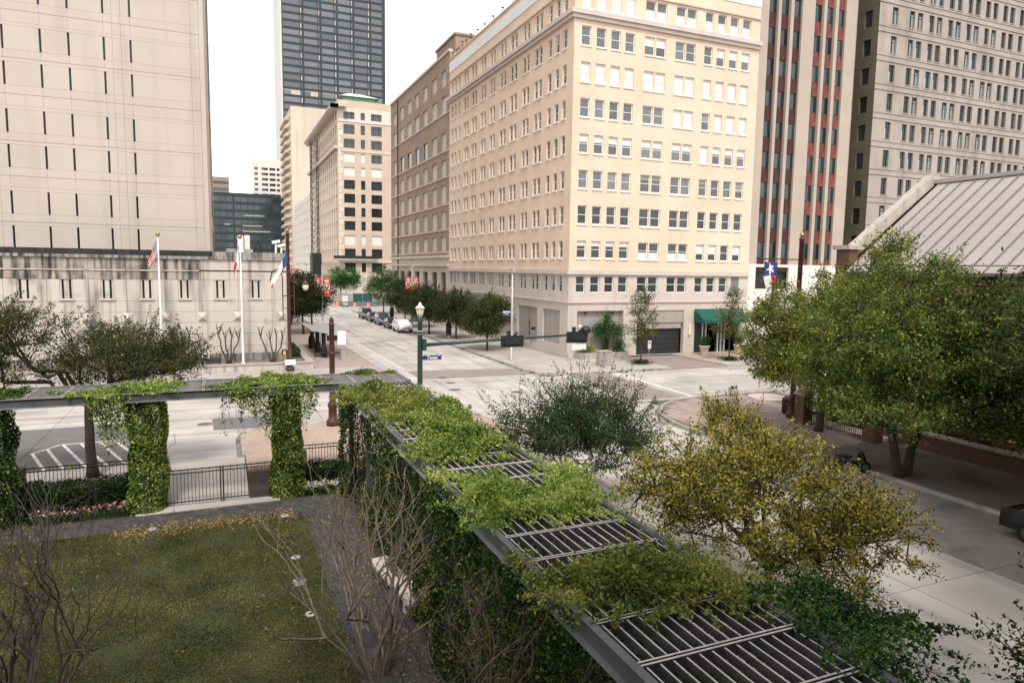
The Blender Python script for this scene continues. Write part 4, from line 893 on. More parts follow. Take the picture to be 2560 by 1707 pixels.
# flag hanging slanted from the lamp post, and the one in the tree
fa = flag('flag', 'blue white and red flag drooping from the lamp post at the jail corner', (5.1,58.45,9.95), 2.6, .95, lambda s, t: 0 if s < .3 else (1 if t+.25*math.sin(9*s) < .72 else 2), 2.4, R(183), .12, fold=1.8, slack=.5)
fb = flag('flag', 'Texas flag with white star hanging beside the big street tree', (28.65,30.55,9.42), 2.6, 1.0, tx_, 0, 0, .1)
me = fb.data
for v in me.vertices:      # this one hangs from a horizontal arm: cloth falls straight down and twists
    s, t = v.co.x/(2.6*.35), -v.co.z/1.0; w = .95-.55*min(1, max(0, (s-.35)/.5)); v.co = ((.55+(t-.5)*w+.28*max(0,s-.35)), .09*math.sin(5*t+4*s)*(.3+s), -2.35*s)
me.update()

def banner_pole(x, y, top, label, zb=None, w=.92, h=2.2, lamp=True):
    t = thing('banner_pole', label, 'banner pole', (x, y, .13)); m_ = MB(); m_.lathe((0,0,0), [(.2,0),(.2,.1),(.11,.15),(.07,top-.13)], 10); m_.build('pole', 'galv', t, True)
    if lamp: m_ = MB(); m_.tube([(0,0,top-.15),(.8,0,top+.05),(2.0,0,top+.05)], .05, 6); m_.box(1.7, 2.5, -.15, .15, top, top+.14); m_.build('lamp_arm', 'galv', t)
    for s in (-1, 1):
        b = MB().box(min(s*.12,s*(.12+w)), max(s*.12,s*(.12+w)), -.012, .012, zb, zb+h).build('banner', 'banner_red', t)
        c = s*(.12+w/2)
        m_ = MB(); m_.box(c-w*.42, c+w*.42, -.018, -.013, zb+h*.36, zb+h*.62); m_.lathe((0,0,0), [(.0,0),(.001,.0)], 3); m_.build('picture', 'flag_white', b)
        m_ = MB(); m_.tube([(c-w*.3,-.02,zb+h*.56),(c-.02,-.024,zb+h*.4),(c+w*.05,-.02,zb+h*.42),(c+w*.3,-.024,zb+h*.58)], .09, 5); m_.build('picture_shape', 'plastic_dark', b)
        for k, (zz, ww, hh_) in enumerate(((.82,.62,.07),(.71,.5,.06),(.19,.5,.06))): m_ = MB(); m_.box(c-w*ww/2, c+w*ww/2, -.018, -.013, zb+h*zz, zb+h*(zz+hh_)); m_.build('print_line', 'flag_white', b)
        m_ = MB(); m_.bar((0,0,zb+h+.03),(s*(.16+w),0,zb+h+.03),.04); m_.bar((0,0,zb-.03),(s*(.16+w),0,zb-.03),.04); m_.build('bracket', 'galv', t)
banner_pole(12.0, 90.1, 8.9, 'grey pole with two large red banners by the bus shelter', 4.85, .88, 2.3)
banner_pole(25.7, 97.5, 8.9, 'grey pole with two red banners above the trees by the brown building', 5.5, .85, 1.7)
banner_pole(12.0, 128.0, 8.9, 'far grey pole with two small red banners behind the larger banners', 6.4, .85, 1.7)
sl1 = thing('street_light', 'pale tall street light with short arm at the hotel corner', 'street light', (25.7, 60.2, .13))
m_ = MB(); m_.lathe((0,0,0), [(.3,0),(.3,.06),(.13,.1),(.12,3),(.09,8.8)], 12); m_.build('pole', 'galv', sl1, True)
m_ = MB(); m_.tube([(0,0,8.6),(-.5,-.1,8.75),(-1.1,-.15,8.72)], .05, 7); m_.build('arm', 'galv', sl1); m_ = MB(); m_.box(-1.5, -.85, -.3, 0, 8.6, 8.74); m_.box(-.1, .2, -.2, .1, 8.3, 8.85); m_.build('lamp_head', 'galv', sl1)
b_ = MB().box(-1.05, -.14, -.02, .02, 4.25, 4.5).build('street_name_sign', 'sign_blue', sl1); m_ = MB(); m_.box(-.95, -.2, -.015, .015, 4.51, 4.62); m_.build('sign_topper', 'sign_white', b_); text_part('Texas', .2, 'sign_white', b_, (-.6,-.026,4.37))

# bus stop
bs = thing('bus_shelter', 'bus shelter with pale sloped roof on dark columns', 'bus shelter', (9.3, 67.3, .13))
m_ = MB(); rp = [(-1.6,9.5,2.75),(-1.6,-1.5,2.75),(0,-1.5,2.25),(0,9.5,2.25),(1.5,-1.5,2.5),(1.5,9.5,2.5)]
for k in range(8):
    y0 = -1.5+k*1.35; m2 = MB(); m2.face([(-1.5,y0,2.62),(0,y0,2.3),(0,y0+1.3,2.3),(-1.5,y0+1.3,2.62)]); m2.face([(0.02,y0,2.3),(1.5,y0,2.5),(1.5,y0+1.3,2.5),(0.02,y0+1.3,2.3)]); m2.build('roof_panel', 'galv', bs)
for y in (-.6, 4, 8.5): m2 = MB(); m2.lathe((-.35,y,0), [(.3,0),(.3,.9),(.2,1.0),(.2,2.3)], 12); m2.build('column', 'black_metal', bs)
m2 = MB(); m2.bar((-1.5,-1.5,2.58),(-1.5,9.3,2.58),.1); m2.bar((1.5,-1.5,2.46),(1.5,9.3,2.46),.1); m2.bar((0,-1.5,2.24),(0,9.3,2.24),.14); m2.build('roof_beam', 'galv', bs)
m2 = MB(); m2.box(-.1, .9, -1.0, -.9, 1.6, 2.1); o = m2.build('route_sign', 'black_metal', bs); text_part('33', .4, 'sign_white', o, (.4,-1.01,1.85))
for k, (x, y, lb) in enumerate(((9.75,66.2,'dark bench at the near end of the bus shelter'),(8.9,67.0,'dark bench behind the near shelter column'))):
    t = thing('bench', lb, 'bench', (x, y, .13)); m_ = MB(); [m_.box(-.9, .9, -.25+q*.13, -.15+q*.13, .42, .46) for q in range(4)]; m_.build('seat', 'black_metal', t)
    for s in (-.7, .7): m_ = MB(); m_.bar((s,-.2,0),(s,-.2,.42),.05); m_.bar((s,.2,0),(s,.2,.42),.05); m_.build('leg', 'black_metal', t)
t = thing('litter_bin', 'dark litter bin with side guard on the jail side pavement', 'bin', (8.75, 74.4, .13)); m_ = MB(); m_.lathe((0,0,0), [(.32,0),(.36,.1),(.36,.95),(.3,1.05),(.3,1.25),(.2,1.35)], 12); m_.build('body', 'black_metal', t); m_ = MB(); m_.tube([(.5,0,0),(.5,0,1.2),(.9,0,1.2),(.9,0,0)], .03, 5); m_.build('guard_rail', 'galv', t)
t = thing('utility_cabinet', 'grey green utility cabinet beside the bus stop sign', 'cabinet', (10.55, 64.4, .13)); m_ = MB(); m_.box(-.42, .42, -.3, .3, .05, 1.0); m_.build('body', 'planter_stone', t); m_ = MB(); m_.box(-.46, .46, -.34, .34, 0, .05); m_.build('plinth', 'kerb', t); m_ = MB(); m_.box(-.45, .45, -.33, .33, 1.0, 1.05); m_.build('lid', 'galv', t)
def sign_post(x, y, z0, h, w, sh, label, double=False, arrow=False):
    t = thing('sign_post', label, 'sign', (x, y, z0)); m_ = MB(); m_.tube([(0,0,0),(0,0,h)], .03, 6); m_.build('post', 'galv', t)
    for k in ((-1, 1) if double else (0,)):
        c = k*(w/2+.02); b = MB().box(c-w/2, c+w/2, -.05, -.035, h-sh, h).build('sign_plate', 'sign_white', t)
        if double or arrow:
            m_ = MB(); zc = h-sh*.32; rr_ = w*.3
            pts = [(c+rr_*math.cos(a), -.055, zc+rr_*math.sin(a)) for a in [q*math.pi/6 for q in range(13)]]; m_.tube(pts, .02, 4); m_.tube([(c-rr_*.7,-.055,zc+rr_*.7),(c+rr_*.7,-.055,zc-rr_*.7)], .018, 4); m_.build('prohibition_ring', 'sign_red', b)
            text_part('P', w*.4, 'plastic_dark', b, (c,-.053,zc)); m_ = MB(); m_.box(c-w*.35, c+w*.35, -.053, -.05, h-sh*.78, h-sh*.72); m_.build('sign_line', 'sign_red', b)
    return t
sign_post(10.2, 64.0, .13, 2.75, .75, 1.3, 'white bus stop panel sign on a grey post')
sign_post(-1.28, 59.2, .13, 1.85, .34, .64, 'pair of no-parking signs on one post before the jail planter', True)
sign_post(36.75, 53.3, .13, 2.2, .36, .75, 'small no-parking sign on post next to the slim hotel tree', arrow=True)

# jail planter, benches
pl = thing('planter_wall', 'long low concrete planter wall in front of the jail', 'planter')
m_ = MB(); m_.box(-40, 7.1, 59.42, 59.9, .1, .62); m_.box(6.6, 7.1, 59.92, 70, .1, .62); m_.build('wall', 'podium_panel', pl)
m_ = MB(); m_.box(-40, 7.18, 59.36, 59.96, .625, .74); m_.box(6.55, 7.18, 59.98, 70, .625, .74); m_.build('coping', 'planter_stone', pl)
m_ = MB(); m_.box(-40, 6.58, 59.92, 62.98, .1, .58); m_.box(5.45, 6.58, 62.99, 70, .1, .58); m_.build('bed', 'mulch', pl)
m_ = MB(); m_.box(-40, 5.6, 62.55, 62.97, .59, 1.25); m_.build('plinth', 'stain_ledge', pl)
for k, (x, lb) in enumerate(((-2.4,'black bench at left behind the no-parking signs'),(-.85,'wider black bench at right behind the no-parking signs'))):
    t = thing('bench', lb, 'bench', (x, 60.4, .58)); w = (.42, .74)[k]; m_ = MB(); [m_.box(-w, w, -.2, -.16, .2+q*.14, .31+q*.14) for q in range(4)]; m_.build('backrest', 'black_metal', t)
    m_ = MB(); m_.box(-w, w, -.15, .35, .36, .42); m_.build('seat', 'black_metal', t)
    for s in (-w+.12, w-.12): m_ = MB(); m_.box(s-.05, s+.05, -.15, .3, 0, .36); m_.build('leg', 'black_metal', t)

# hotel planter, pots, box
hp = thing('hotel_planter', 'long stone planter box against the hotel corner wall', 'planter', (34.6, 58.3, .13)); m_ = MB(); m_.box(-2.7, 2.9, -.45, -.35, 0, .62); m_.box(-2.7, 2.9, .65, .75, 0, .62); m_.box(-2.7, -2.6, -.34, .64, 0, .62); m_.box(2.8, 2.9, -.34, .64, 0, .62); m_.build('wall', 'planter_stone', hp); m_ = MB(); m_.box(-2.59, 2.79, -.34, .64, .02, .52); m_.build('bed', 'soil', hp)
ub = thing('utility_box', 'plain concrete utility box on the hotel pavement', 'utility box', (31.95, 53.4, .13)); m_ = MB(); m_.box(-.55, .55, -.4, .4, 0, 1.32); m_.build('body', 'planter_stone', ub); m_ = MB(); m_.box(-.6, .6, -.45, .45, 1.32, 1.4); m_.build('lid', 'planter_stone', ub); m_ = MB(); m_.box(-.45, .45, -.42, -.402, .1, 1.2); m_.build('door', 'hotel_panel', ub)
for k, (x, y, lb) in enumerate(((46.45,57.4,'pale flower pot at the left of the hotel entrance'),(50.9,57.3,'pale flower pot at the right of the hotel entrance'))):
    t = thing('flower_pot', lb, 'plant pot', (x, y, .14)); m_ = MB(); m_.lathe((0,0,0), [(.32,0),(.36,.1),(.5,.85),(.56,.88),(.56,.98),(.48,.98),(.46,.85),(.02,.82)], 16); m_.build('pot', 'planter_pot', t, True); POTS = globals().setdefault('POTS', []); POTS.append(t)

# cars
def car(x, y, kind, paint, label, rz=0, group='cars parked along the right kerb'):
    t = thing('parked_car', label, 'car', (x, y, 0), rz, group)
    if kind == 'suv': L_, W_, prof, gl = 4.6, 1.8, [(-2.3,.45),(-2.3,.85),(-2.2,1.02),(-1.05,1.1),(-.35,1.68),(1.95,1.72),(2.25,1.05),(2.3,.7),(2.3,.4)], (1.08,1.62,-.98,-.35,1.9,2.15)
    else: L_, W_, prof, gl = 4.7, 1.8, [(-2.35,.4),(-2.35,.72),(-2.2,.86),(-1.0,.98),(-.2,1.42),(1.0,1.42),(1.75,1.02),(2.3,.95),(2.35,.6),(2.35,.38)], (.96,1.38,-.9,-.2,.98,1.6)
    # side profile along local y (front at -y), lofted over five widths so that the sides and roof curve in
    v = []; f = []; secs = [(-.5,.92),(-.46,1),(0,1.0),(.46,1),(.5,.92)]; n = len(prof)
    top = max(p[1] for p in prof)
    for s, k in secs:
        for py_, pz in prof:
            tum = 1-.22*max(0, (pz-1.0)/(top-1.0)) if top > 1 else 1
            v.append((s*W_*tum, py_*(1 if abs(s) < .48 else .975), pz*(1.012 if s == 0 else 1) if pz > .5 else pz))
    for i in range(4):
        for j in range(n-1): a = i*n+j; f.append((a,a+1,a+n+1,a+n))
        f.append((i*n, (i+1)*n, (i+1)*n+n-1, i*n+n-1))
    f.append(tuple(range(n))); f.append(tuple(4*n+j for j in reversed(range(n))))
    me = bpy.data.meshes.new('body'); me.from_pydata(v, [], f); me.materials.append(M[paint]); me.update(); o = place('body', me, t); bv = o.modifiers.new('b', 'BEVEL'); bv.width = .05; bv.segments = 2
    z0, z1, f0, f1, b0, b1 = gl
    for s in (-1, 1):
        m_ = MB(); xo = lambda z: s*(W_/2*(1-.22*max(0,(z-1.0)/(top-1.0)))+.006)
        mid = (f1+b0)/2
        for ya, yb, yc, yd in ((f0+.15,mid-.05,mid-.05,f1+.1),(mid+.05,b1-.15,b0-.05,mid+.05)): m_.face([(xo(z0),ya,z0+.03),(xo(z0),yb,z0+.03),(xo(z1),yc,z1-.05),(xo(z1),yd,z1-.05)])
        m_.build('side_window', 'car_glass', t)
        m_ = MB(); m_.bar((s*(W_/2),f0+.3,z0),(s*(W_/2+.18),f0+.25,z0+.02),.1,.14); m_.build('mirror', paint, t)
    for (ya, za, yb, zb), nm in (((f0,z0+.03,f1,z1), 'windscreen'), ((b1+.02,z0+.05,b0+.05,z1-.02), 'rear_window')):
        e = -.02 if nm == 'windscreen' else .02; m_ = MB(); w0, w1 = W_*.44, W_*.37; m_.face([(-w0,ya+e,za+.02),(w0,ya+e,za+.02),(w1,yb+e,zb+.02),(-w1,yb+e,zb+.02)]); m_.build(nm, 'car_glass', t)
    for s in (-1, 1):
        for yy in (-L_*.3, L_*.3):
            w = MB().tube([(s*(W_/2-.2),yy,.33),(s*(W_/2+.02),yy,.33)], .34, 16).build('wheel', 'tyre', t); m_ = MB(); m_.tube([(s*(W_/2+.0),yy,.33),(s*(W_/2+.035),yy,.33)], .2, 10); m_.build('rim', 'rim', w)
        m_ = MB(); m_.box(min(s*.5,s*.82), max(s*.5,s*.82), -L_/2-.02, -L_/2+.1, .66, .82); m_.build('headlight', 'lamp_clear', t)
        m_ = MB(); m_.box(min(s*.6,s*.84), max(s*.6,s*.84), L_/2-.1, L_/2+.02, .72, .9); m_.build('tail_light', 'lamp_red', t)
    m_ = MB(); m_.box(-.45, .45, -L_/2-.02, -L_/2+.05, .62, .76); m_.build('grille', 'plastic_dark', t); m_ = MB(); m_.box(-.85, .85, -L_/2-.05, -L_/2+.15, .36, .56); m_.build('bumper', paint if kind != 'suv' else 'rim', t); m_ = MB(); m_.box(-.26, .26, -L_/2-.065, -L_/2-.05, .42, .54); m_.build('number_plate', 'sign_white', t)
    if kind == 'suv': [MB().bar((s*.62,-.3,1.76),(s*.62,1.8,1.78),.04).build('roof_rail', 'plastic_dark', t) for s in (-1, 1)]
    return t
car(22.75, 91.4, 'suv', 'car_white', 'white car nearest the crossing in the parked row')
car(22.8, 97.6, 'sedan', 'car_black', 'black saloon parked directly behind the white car')
car(22.8, 104.0, 'suv', 'car_navy', 'dark tall car third in the parked row')
car(22.8, 110.6, 'sedan', 'car_black', 'dark saloon fourth in the parked row')
car(22.8, 117.0, 'suv', 'car_black', 'black tall car last in the parked row by the barrels')
car(4.5+2.6, 118, 'sedan', 'car_white', 'white car half hidden under the trees on the left pavement', 0, None)
car(25.25, 11.9, 'sedan', 'car_black', 'black car in deep shade at the right kerb under the trees', 0, None)
# construction end of the street
for k, (x, y, lb) in enumerate(((22.6,150.5,'orange striped barrel leftmost at the street end'),(26.5,148.2,'orange striped barrel in the middle of the street end'),(29.3,147.6,'orange striped barrel rightmost by the trees'),(23.6,153,'orange striped barrel beside the leftmost one'))):
    t = thing('traffic_barrel', lb, 'barrel', (x, y, 0), 0, 'barrels at the street end')
    m_ = MB(); m_.lathe((0,0,0), [(.34,0),(.34,.06),(.3,.07),(.28,.6),(.24,1.05),(.1,1.08)], 12); m_.build('drum', 'barrel_orange', t, True)
    for z in (.3, .7): m_ = MB(); m_.lathe((0,0,z), [(.302,0),(.292,.14)], 12); m_.build('white_band', 'sign_white', t)
cf_ = thing('construction_fence', 'construction fence with green and dark screening across the street end', 'fence', (0, 170, 0))
for k in range(12):
    x = 18+k*2.4; m_ = MB(); m_.box(x, x+2.3, -.03, .03, .2, 2.2); m_.build('screen_panel', 'tarp_green' if k in (5, 6) else ('sidewalk' if k % 3 else 'planter_stone'), cf_); m_ = MB(); m_.tube([(x-.05,0,0),(x-.05,0,2.4)], .05, 5); m_.build('post', 'galv', cf_)
t = thing('arrow_board', 'white sign board on a trailer among the barrels', 'sign board', (25.0, 151.5, 0)); m_ = MB(); m_.box(-.6, .6, -.05, .05, 1.2, 2.4); m_.build('board', 'sign_white', t); m_ = MB(); m_.box(-.5, .5, -.6, .6, .4, .9); m_.build('trailer', 'boarded', t); m_ = MB(); m_.bar((0,0,.9),(0,0,1.2),.1); m_.build('mast', 'galv', t); m_ = MB(); [m_.tube([(s*.5,0,.3),(s*.62,0,.3)], .3, 10) for s in (-1,1)]; m_.build('wheel', 'tyre', t)
for k, (x, y, lb) in enumerate(((25.9,80.6,'dark parking pay post between the kerb trees'),(26.1,112,'dark parking pay post behind the parked cars'))):
    t = thing('pay_station', lb, 'pay station', (x, y, .13)); m_ = MB(); m_.lathe((0,0,.4), [(.3,0),(.36,.2),(.36,1.3),(.25,1.6),(.1,1.7)], 10); m_.build('housing', 'black_metal', t); m_ = MB(); m_.box(-.12, .12, -.12, .12, 0, .4); m_.build('foot', 'planter_pot', t)

# right side: iron fence and brick piers before the church, parked motor scooter
for k, (x, y, lb) in enumerate(((30.95,29.2,'brick gate pier with stone cap at the corner under the big tree'),(30.95,24.6,'second brick gate pier further along the church fence'))):
    t = thing('brick_pier', lb, 'pier', (x, y, .12)); m_ = MB(); m_.box(-.35, .35, -.35, .35, 0, 1.7); m_.build('shaft', 'church_brick', t); m_ = MB(); m_.box(-.42, .42, -.42, .42, 1.7, 1.82); a = (0,0,2.1); q = [(-.42,-.42,1.82),(.42,-.42,1.82),(.42,.42,1.82),(-.42,.42,1.82)]; [m_.face([q[i],q[(i+1)%4],a]) for i in range(4)]; m_.build('cap', 'church_stone', t)
fn = thing('iron_fence', 'black iron railing between the brick piers under the big tree', 'fence', (30.95, 0, .12))
pk = MB().box(-.012, .012, -.012, .012, .05, 1.5).mesh('picket', 'iron_fence')
for k in range(28): place('picket', pk, fn, (0, 25.05+k*.14, 0))
for z in (.15, 1.25, 1.42): MB().box(-.02, .02, 24.95, 28.85, z, z+.04).build('rail', 'iron_fence', fn)
cw_ = thing('churchyard_wall', 'low brown brick wall with stone cap along the church pavement', 'wall'); m_ = MB(); m_.box(32.0, 32.4, -10, 24.2, .1, .9); m_.build('wall', 'church_brick', cw_); m_ = MB(); m_.box(31.94, 32.46, -10, 24.25, .9, 1.0); m_.build('coping', 'church_stone', cw_)
mo = thing('motor_scooter', 'dark motor scooter parked at the kerb below the twin trunk tree', 'scooter', (25.6, 21.3, 0), R(70))
for yy in (-.62, .62):
    w = MB().tube([(-.06,yy,.26),(.06,yy,.26)], .27, 14).build('wheel', 'tyre', mo); m_ = MB(); m_.tube([(-.07,yy,.26),(.07,yy,.26)], .13, 10); m_.build('rim', 'rim', w)
m_ = MB(); m_.tube([(0,.75,.55),(0,.3,.62),(0,.0,.42),(0,-.35,.4)], [.16,.2,.14,.12], 8); m_.build('body', 'car_black', mo, True); m_ = MB(); m_.bar((0,.7,.76),(0,.05,.74),.26,.12); m_.build('seat', 'plastic_dark', mo); m_ = MB(); m_.tube([(0,-.62,.3),(0,-.42,.98)], .05, 7); m_.tube([(-.32,-.38,1.0),(.32,-.38,1.0)], .025, 6); m_.build('handlebar', 'plastic_dark', mo); m_ = MB(); m_.tube([(0,-.5,.45),(0,-.42,.85)], [.2,.14], 8); m_.build('front_shield', 'car_black', mo); m_ = MB(); m_.tube([(-.1,.1,.3),(-.22,.15,0)], .02, 5); m_.build('stand', 'galv', mo)

# garden lights
for k, (x, y, lb) in enumerate(((1.87,20.75,'round white lawn light near the middle of the lawn edge'),(1.87,17.1,'round white lawn light nearest the bare tree'),(1.86,24.5,'round white lawn light at the far lawn corner'),(-2.3,24.75,'round white lawn light at the far edge of the lawn'))):
    t = thing('ground_light', lb, 'ground light', (x, y, .03), 0, 'round lawn lights'); m_ = MB(); m_.lathe((0,0,0), [(.14,0),(.14,.03),(.08,.04),(.075,.03)], 16); m_.build('ring', 'light_ring', t, True); m_ = MB(); m_.lathe((0,0,.02), [(.074,0),(.05,.01)], 12); m_.build('lens', 'glass', t)
t = thing('floodlight', 'square white floodlight on the lawn between two round lights', 'floodlight', (1.79, 18.9, .03), R(20)); m_ = MB(); m_.box(-.14, .14, -.11, .11, .02, .14); m_.build('housing', 'light_ring', t); m_ = MB(); m_.box(-.11, .11, -.085, .085, .14, .15); m_.build('glass', 'glass_sky', t); m_ = MB(); m_.box(-.05, .05, -.05, .05, 0, .02); m_.build('foot', 'galv', t)
t = thing('stone_bench', 'pale stone bench slab beside the vine at the gravel edge', 'bench', (4.15, 17.3, .02), R(8)); m_ = MB(); m_.box(-.28, .28, -1.5, 1.5, .4, .5); m_.build('seat', 'hotel_stone', t); m_ = MB(); [m_.box(-.2, .2, y-.12, y+.12, 0, .4) for y in (-1, 1)]; m_.build('support', 'hotel_stone', t)
# ------------------------------------------------------------------ unseen building behind the viewpoint, added and sized to shade the near garden
vb = thing('unseen_shade_building', 'unseen brick building added just behind the viewpoint to shade the near garden', 'building')
m_ = MB(); holed(m_, lambda u, z, d=0: (u, -2+d, z), -45, 12.5, 0, 25.0, [(x, x+1.4, z, z+2.2) for x in range(-42, 10, 4) for z in (1.2, 5.4, 9.6, 13.8)], .25)
m_.face([(12.5,-2,0),(12.5,-20,0),(12.5,-20,25.0),(12.5,-2,25.0)]); m_.face([(-45,-2,25.0),(12.5,-2,25.0),(12.5,-20,25.0),(-45,-20,25.0)]); m_.build('wall', 'brown_brick', vb)
MB().box(-44.5, 12, -19, -2.3, 0, 24.8).build('core', 'dark_door', vb)

# ------------------------------------------------------------------ plants
def leaf_mesh(name, P, size, mats, parent=None, up=.4, fr=None, elong=1.9, kind='stuff', dirs=None):
    """one small folded leaf (two triangles sharing a fold) at each point"""
    P = np.asarray(P, dtype=np.float64); n = len(P)
    if n == 0: return None
    N = RNG.normal(size=(n,3)); N /= np.linalg.norm(N,axis=1)[:,None]; N[:,2] += up; N /= np.linalg.norm(N,axis=1)[:,None]
    D = RNG.normal(size=(n,3)) if dirs is None else dirs+RNG.normal(size=(n,3))*.5
    D -= N*(D*N).sum(1)[:,None]; D /= np.linalg.norm(D,axis=1)[:,None]+1e-9
    S = np.cross(N, D); L = (size*RNG.uniform(.45,1.55,n))[:,None]; W = L/elong
    V = np.empty((n,4,3)); V[:,0] = P-D*L*.5; V[:,1] = P+S*W*.5+N*W*.12; V[:,2] = P+D*L*.5; V[:,3] = P-S*W*.5+N*W*.12
    me = bpy.data.meshes.new(name); me.vertices.add(n*4); me.vertices.foreach_set('co', V.ravel())
    me.loops.add(n*4); me.loops.foreach_set('vertex_index', np.arange(n*4, dtype=np.int32))
    me.polygons.add(n); me.polygons.foreach_set('loop_start', np.arange(0,n*4,4,dtype=np.int32))
    mats = [mats] if isinstance(mats, str) else list(mats)
    for m in mats: me.materials.append(M[m])
    if len(mats) > 1: me.polygons.foreach_set('material_index', RNG.choice(len(mats), n, p=fr).astype(np.int32))
    me.update(calc_edges=True); o = place(name, me, parent)
    if kind: o['kind'] = kind
    return o
def rnd_dir(r): v = Vector((r.gauss(0,1), r.gauss(0,1), r.gauss(0,1))); return v.normalized()
def wobble(a, b, r, k=5, amp=.08):
    a = Vector(a); b = Vector(b); L = (b-a).length; pts = [a]
    for i in range(1, k): pts.append(a.lerp(b, i/k)+rnd_dir(r)*L*amp*math.sin(math.pi*i/k))
    return pts+[b]
def tree(name, label, base, fork, tr, lobes, clumps, per, lsize, mats, fr=None, bark='bark', seed=1, csig=.38, sprigs=.4, splen=.8, up=.5, forks=1, group=None, twig=.016, cat='tree', flat=.75, limbs=None):
    """base, fork height, trunk radius; lobes = (dx,dy,z,rx,ry,rz,weight)"""
    r = random.Random(seed); bx, by = base; z0 = .05
    t = thing(name, label, cat, (bx, by, z0), 0, group); tk = MB(); pts = []; dirs = []
    F = []
    for k in range(forks):
        a = 2*math.pi*k/max(1,forks)+r.random(); off = Vector((math.cos(a), math.sin(a), 0))*(tr*1.1 if forks > 1 else 0)
        top = Vector((off.x*5*(forks > 1)+r.uniform(-.12,.12), off.y*5*(forks > 1)+r.uniform(-.12,.12), fork))
        w = wobble(off+Vector((0,0,-.05)), top, r, 5, .035); n = len(w)
        tk.tube(w, [tr*(1.45 if i == 0 else 1.08-.36*i/(n-1)) for i in range(n)], 8); F.append(top)
    W = [l[6] for l in lobes]
    nodes = [(f, tr*.6) for f in F]
    for l in lobes:                     # main limbs
        c = Vector((l[0], l[1], l[2])); f = min(F, key=lambda q: (q-c).length)
        if (c-f).length < .3: continue
        w = wobble(f-Vector((0,0,.1)), c+Vector((0,0,l[5]*.3)), r, 6, .1); rad = [tr*.62*(1-.8*i/(len(w)-1)) for i in range(len(w))]
        tk.tube(w, rad, 6); nodes += list(zip(w[1:], rad[1:]))
    for _ in range(clumps):
        l = r.choices(lobes, W)[0]; d = rnd_dir(r); rr_ = r.random()**.42
        c = Vector((l[0]+d.x*l[3]*rr_, l[1]+d.y*l[4]*rr_, l[2]+d.z*l[5]*rr_))
        if c.z < .5: c.z = .5+r.random()*.3
        nd = min(nodes, key=lambda q: (q[0]-c).length+(.5 if q[0].z > c.z else 0))
        w = wobble(nd[0], c, r, 3, .1); tk.tube(w, [min(nd[1]*.6, twig*2.4), twig*1.6, twig*1.2, twig*.7], 4, cap=False)
        if r.random() < .25: nodes.append((c, twig*1.5))
        k = int(per*r.uniform(.5,1.5)); q = RNG.normal(size=(k,3)); q *= np.array([csig, csig, csig*flat])*r.uniform(.65,1.25); pts.append(q+np.array(c))
        if r.random() < sprigs:
            ctr = Vector((l[0], l[1], l[2]-l[5]*.4)); od = (c-ctr).normalized()+rnd_dir(r)*.45+Vector((0,0,.35)); od.normalize(); ln = splen*r.uniform(.5,1.3)
            w = wobble(c, c+od*ln, r, 3, .08); tk.tube(w, [twig*.8, twig*.6, twig*.5, twig*.3], 3, cap=False)
            s = RNG.uniform(0,1,int(per*.45))[:,None]; pts.append(np.array(c)+np.array(od)*ln*s+RNG.normal(size=(len(s),3))*.07*(1.5-s))
    tk.build('trunk', bark, t, True)
    leaf_mesh('crown', np.vstack(pts), lsize, mats, t, up, fr); return t

# big street trees on the right
tree('street_tree', 'big twin-trunk yellow green street tree over the right pavement', (27.1, 19.9), 2.2, .2, [(0,0,5.2,3.9,3.8,2.2,4),(-1.4,1.8,6.2,3.2,3.0,2.2,3),(1.8,-1.5,5.6,3.4,3.4,2.4,3.2),(-1.6,-.4,3.3,2.8,2.8,1.0,3),(1.6,-1.6,3.4,2.6,2.6,1.1,1.8),(.6,.8,7.8,2.4,2.4,1.9,2),(-.6,2.6,3.6,2.4,2.2,1.0,1.8)], 620, 140, .11, ['leaf_oak_light','leaf_oak','leaf_green'], [.64,.18,.18], seed=3, csig=.33, forks=2, splen=1.0, sprigs=.5)
tree('street_tree', 'broad yellow green street tree left of the twin trunk one, by the flag', (30.2, 27.4), 2.8, .2, [(0,0,6.3,3.2,3.2,2.6,4),(-1.4,1.2,5.5,2.4,2.4,2.1,3.2),(-1.6,-.8,4.0,2.6,2.4,1.5,2.6),(.6,-2.4,7.4,2.4,2.4,1.7,2),(.8,-3.0,9.9,.8,.8,1.5,.5),(-1.8,1.0,4.2,2.2,2.2,1.4,1.8)], 540, 140, .115, ['leaf_oak_light','leaf_oak'], [.88,.12], seed=8, csig=.33, splen=1.0, sprigs=.5)
tree('street_tree', 'dark dense street tree at the right edge of the picture', (28.4, 14.2), 2.4, .22, [(0,0,5.4,3.8,3.8,2.8,4),(1.4,2.4,6.4,3.0,3.0,2.4,3),(-.5,-2.6,5.4,3.4,3.4,2.6,2.5),(.3,1.5,3.4,3.2,3.0,1.3,2.4)], 520, 140, .13, ['leaf_oak','leaf_oak_light','leaf_dark'], [.5,.2,.3], seed=5, csig=.36)
tree('street_tree', 'unseen street tree just beyond the right edge, crown widened to shade the road', (26.9, 7.4), 3.4, .3, [(0,0,7.8,5.6,5.0,3.2,4),(-3.0,.8,8.0,4.2,4.2,2.4,3.2),(1,-4,7.4,5,4,3,2),(-6.6,-2.4,9.0,3.8,3.0,1.8,2.6)], 620, 110, .2, ['leaf_oak'], seed=6, csig=.6)  # out of view; crown spread over the road to shade it
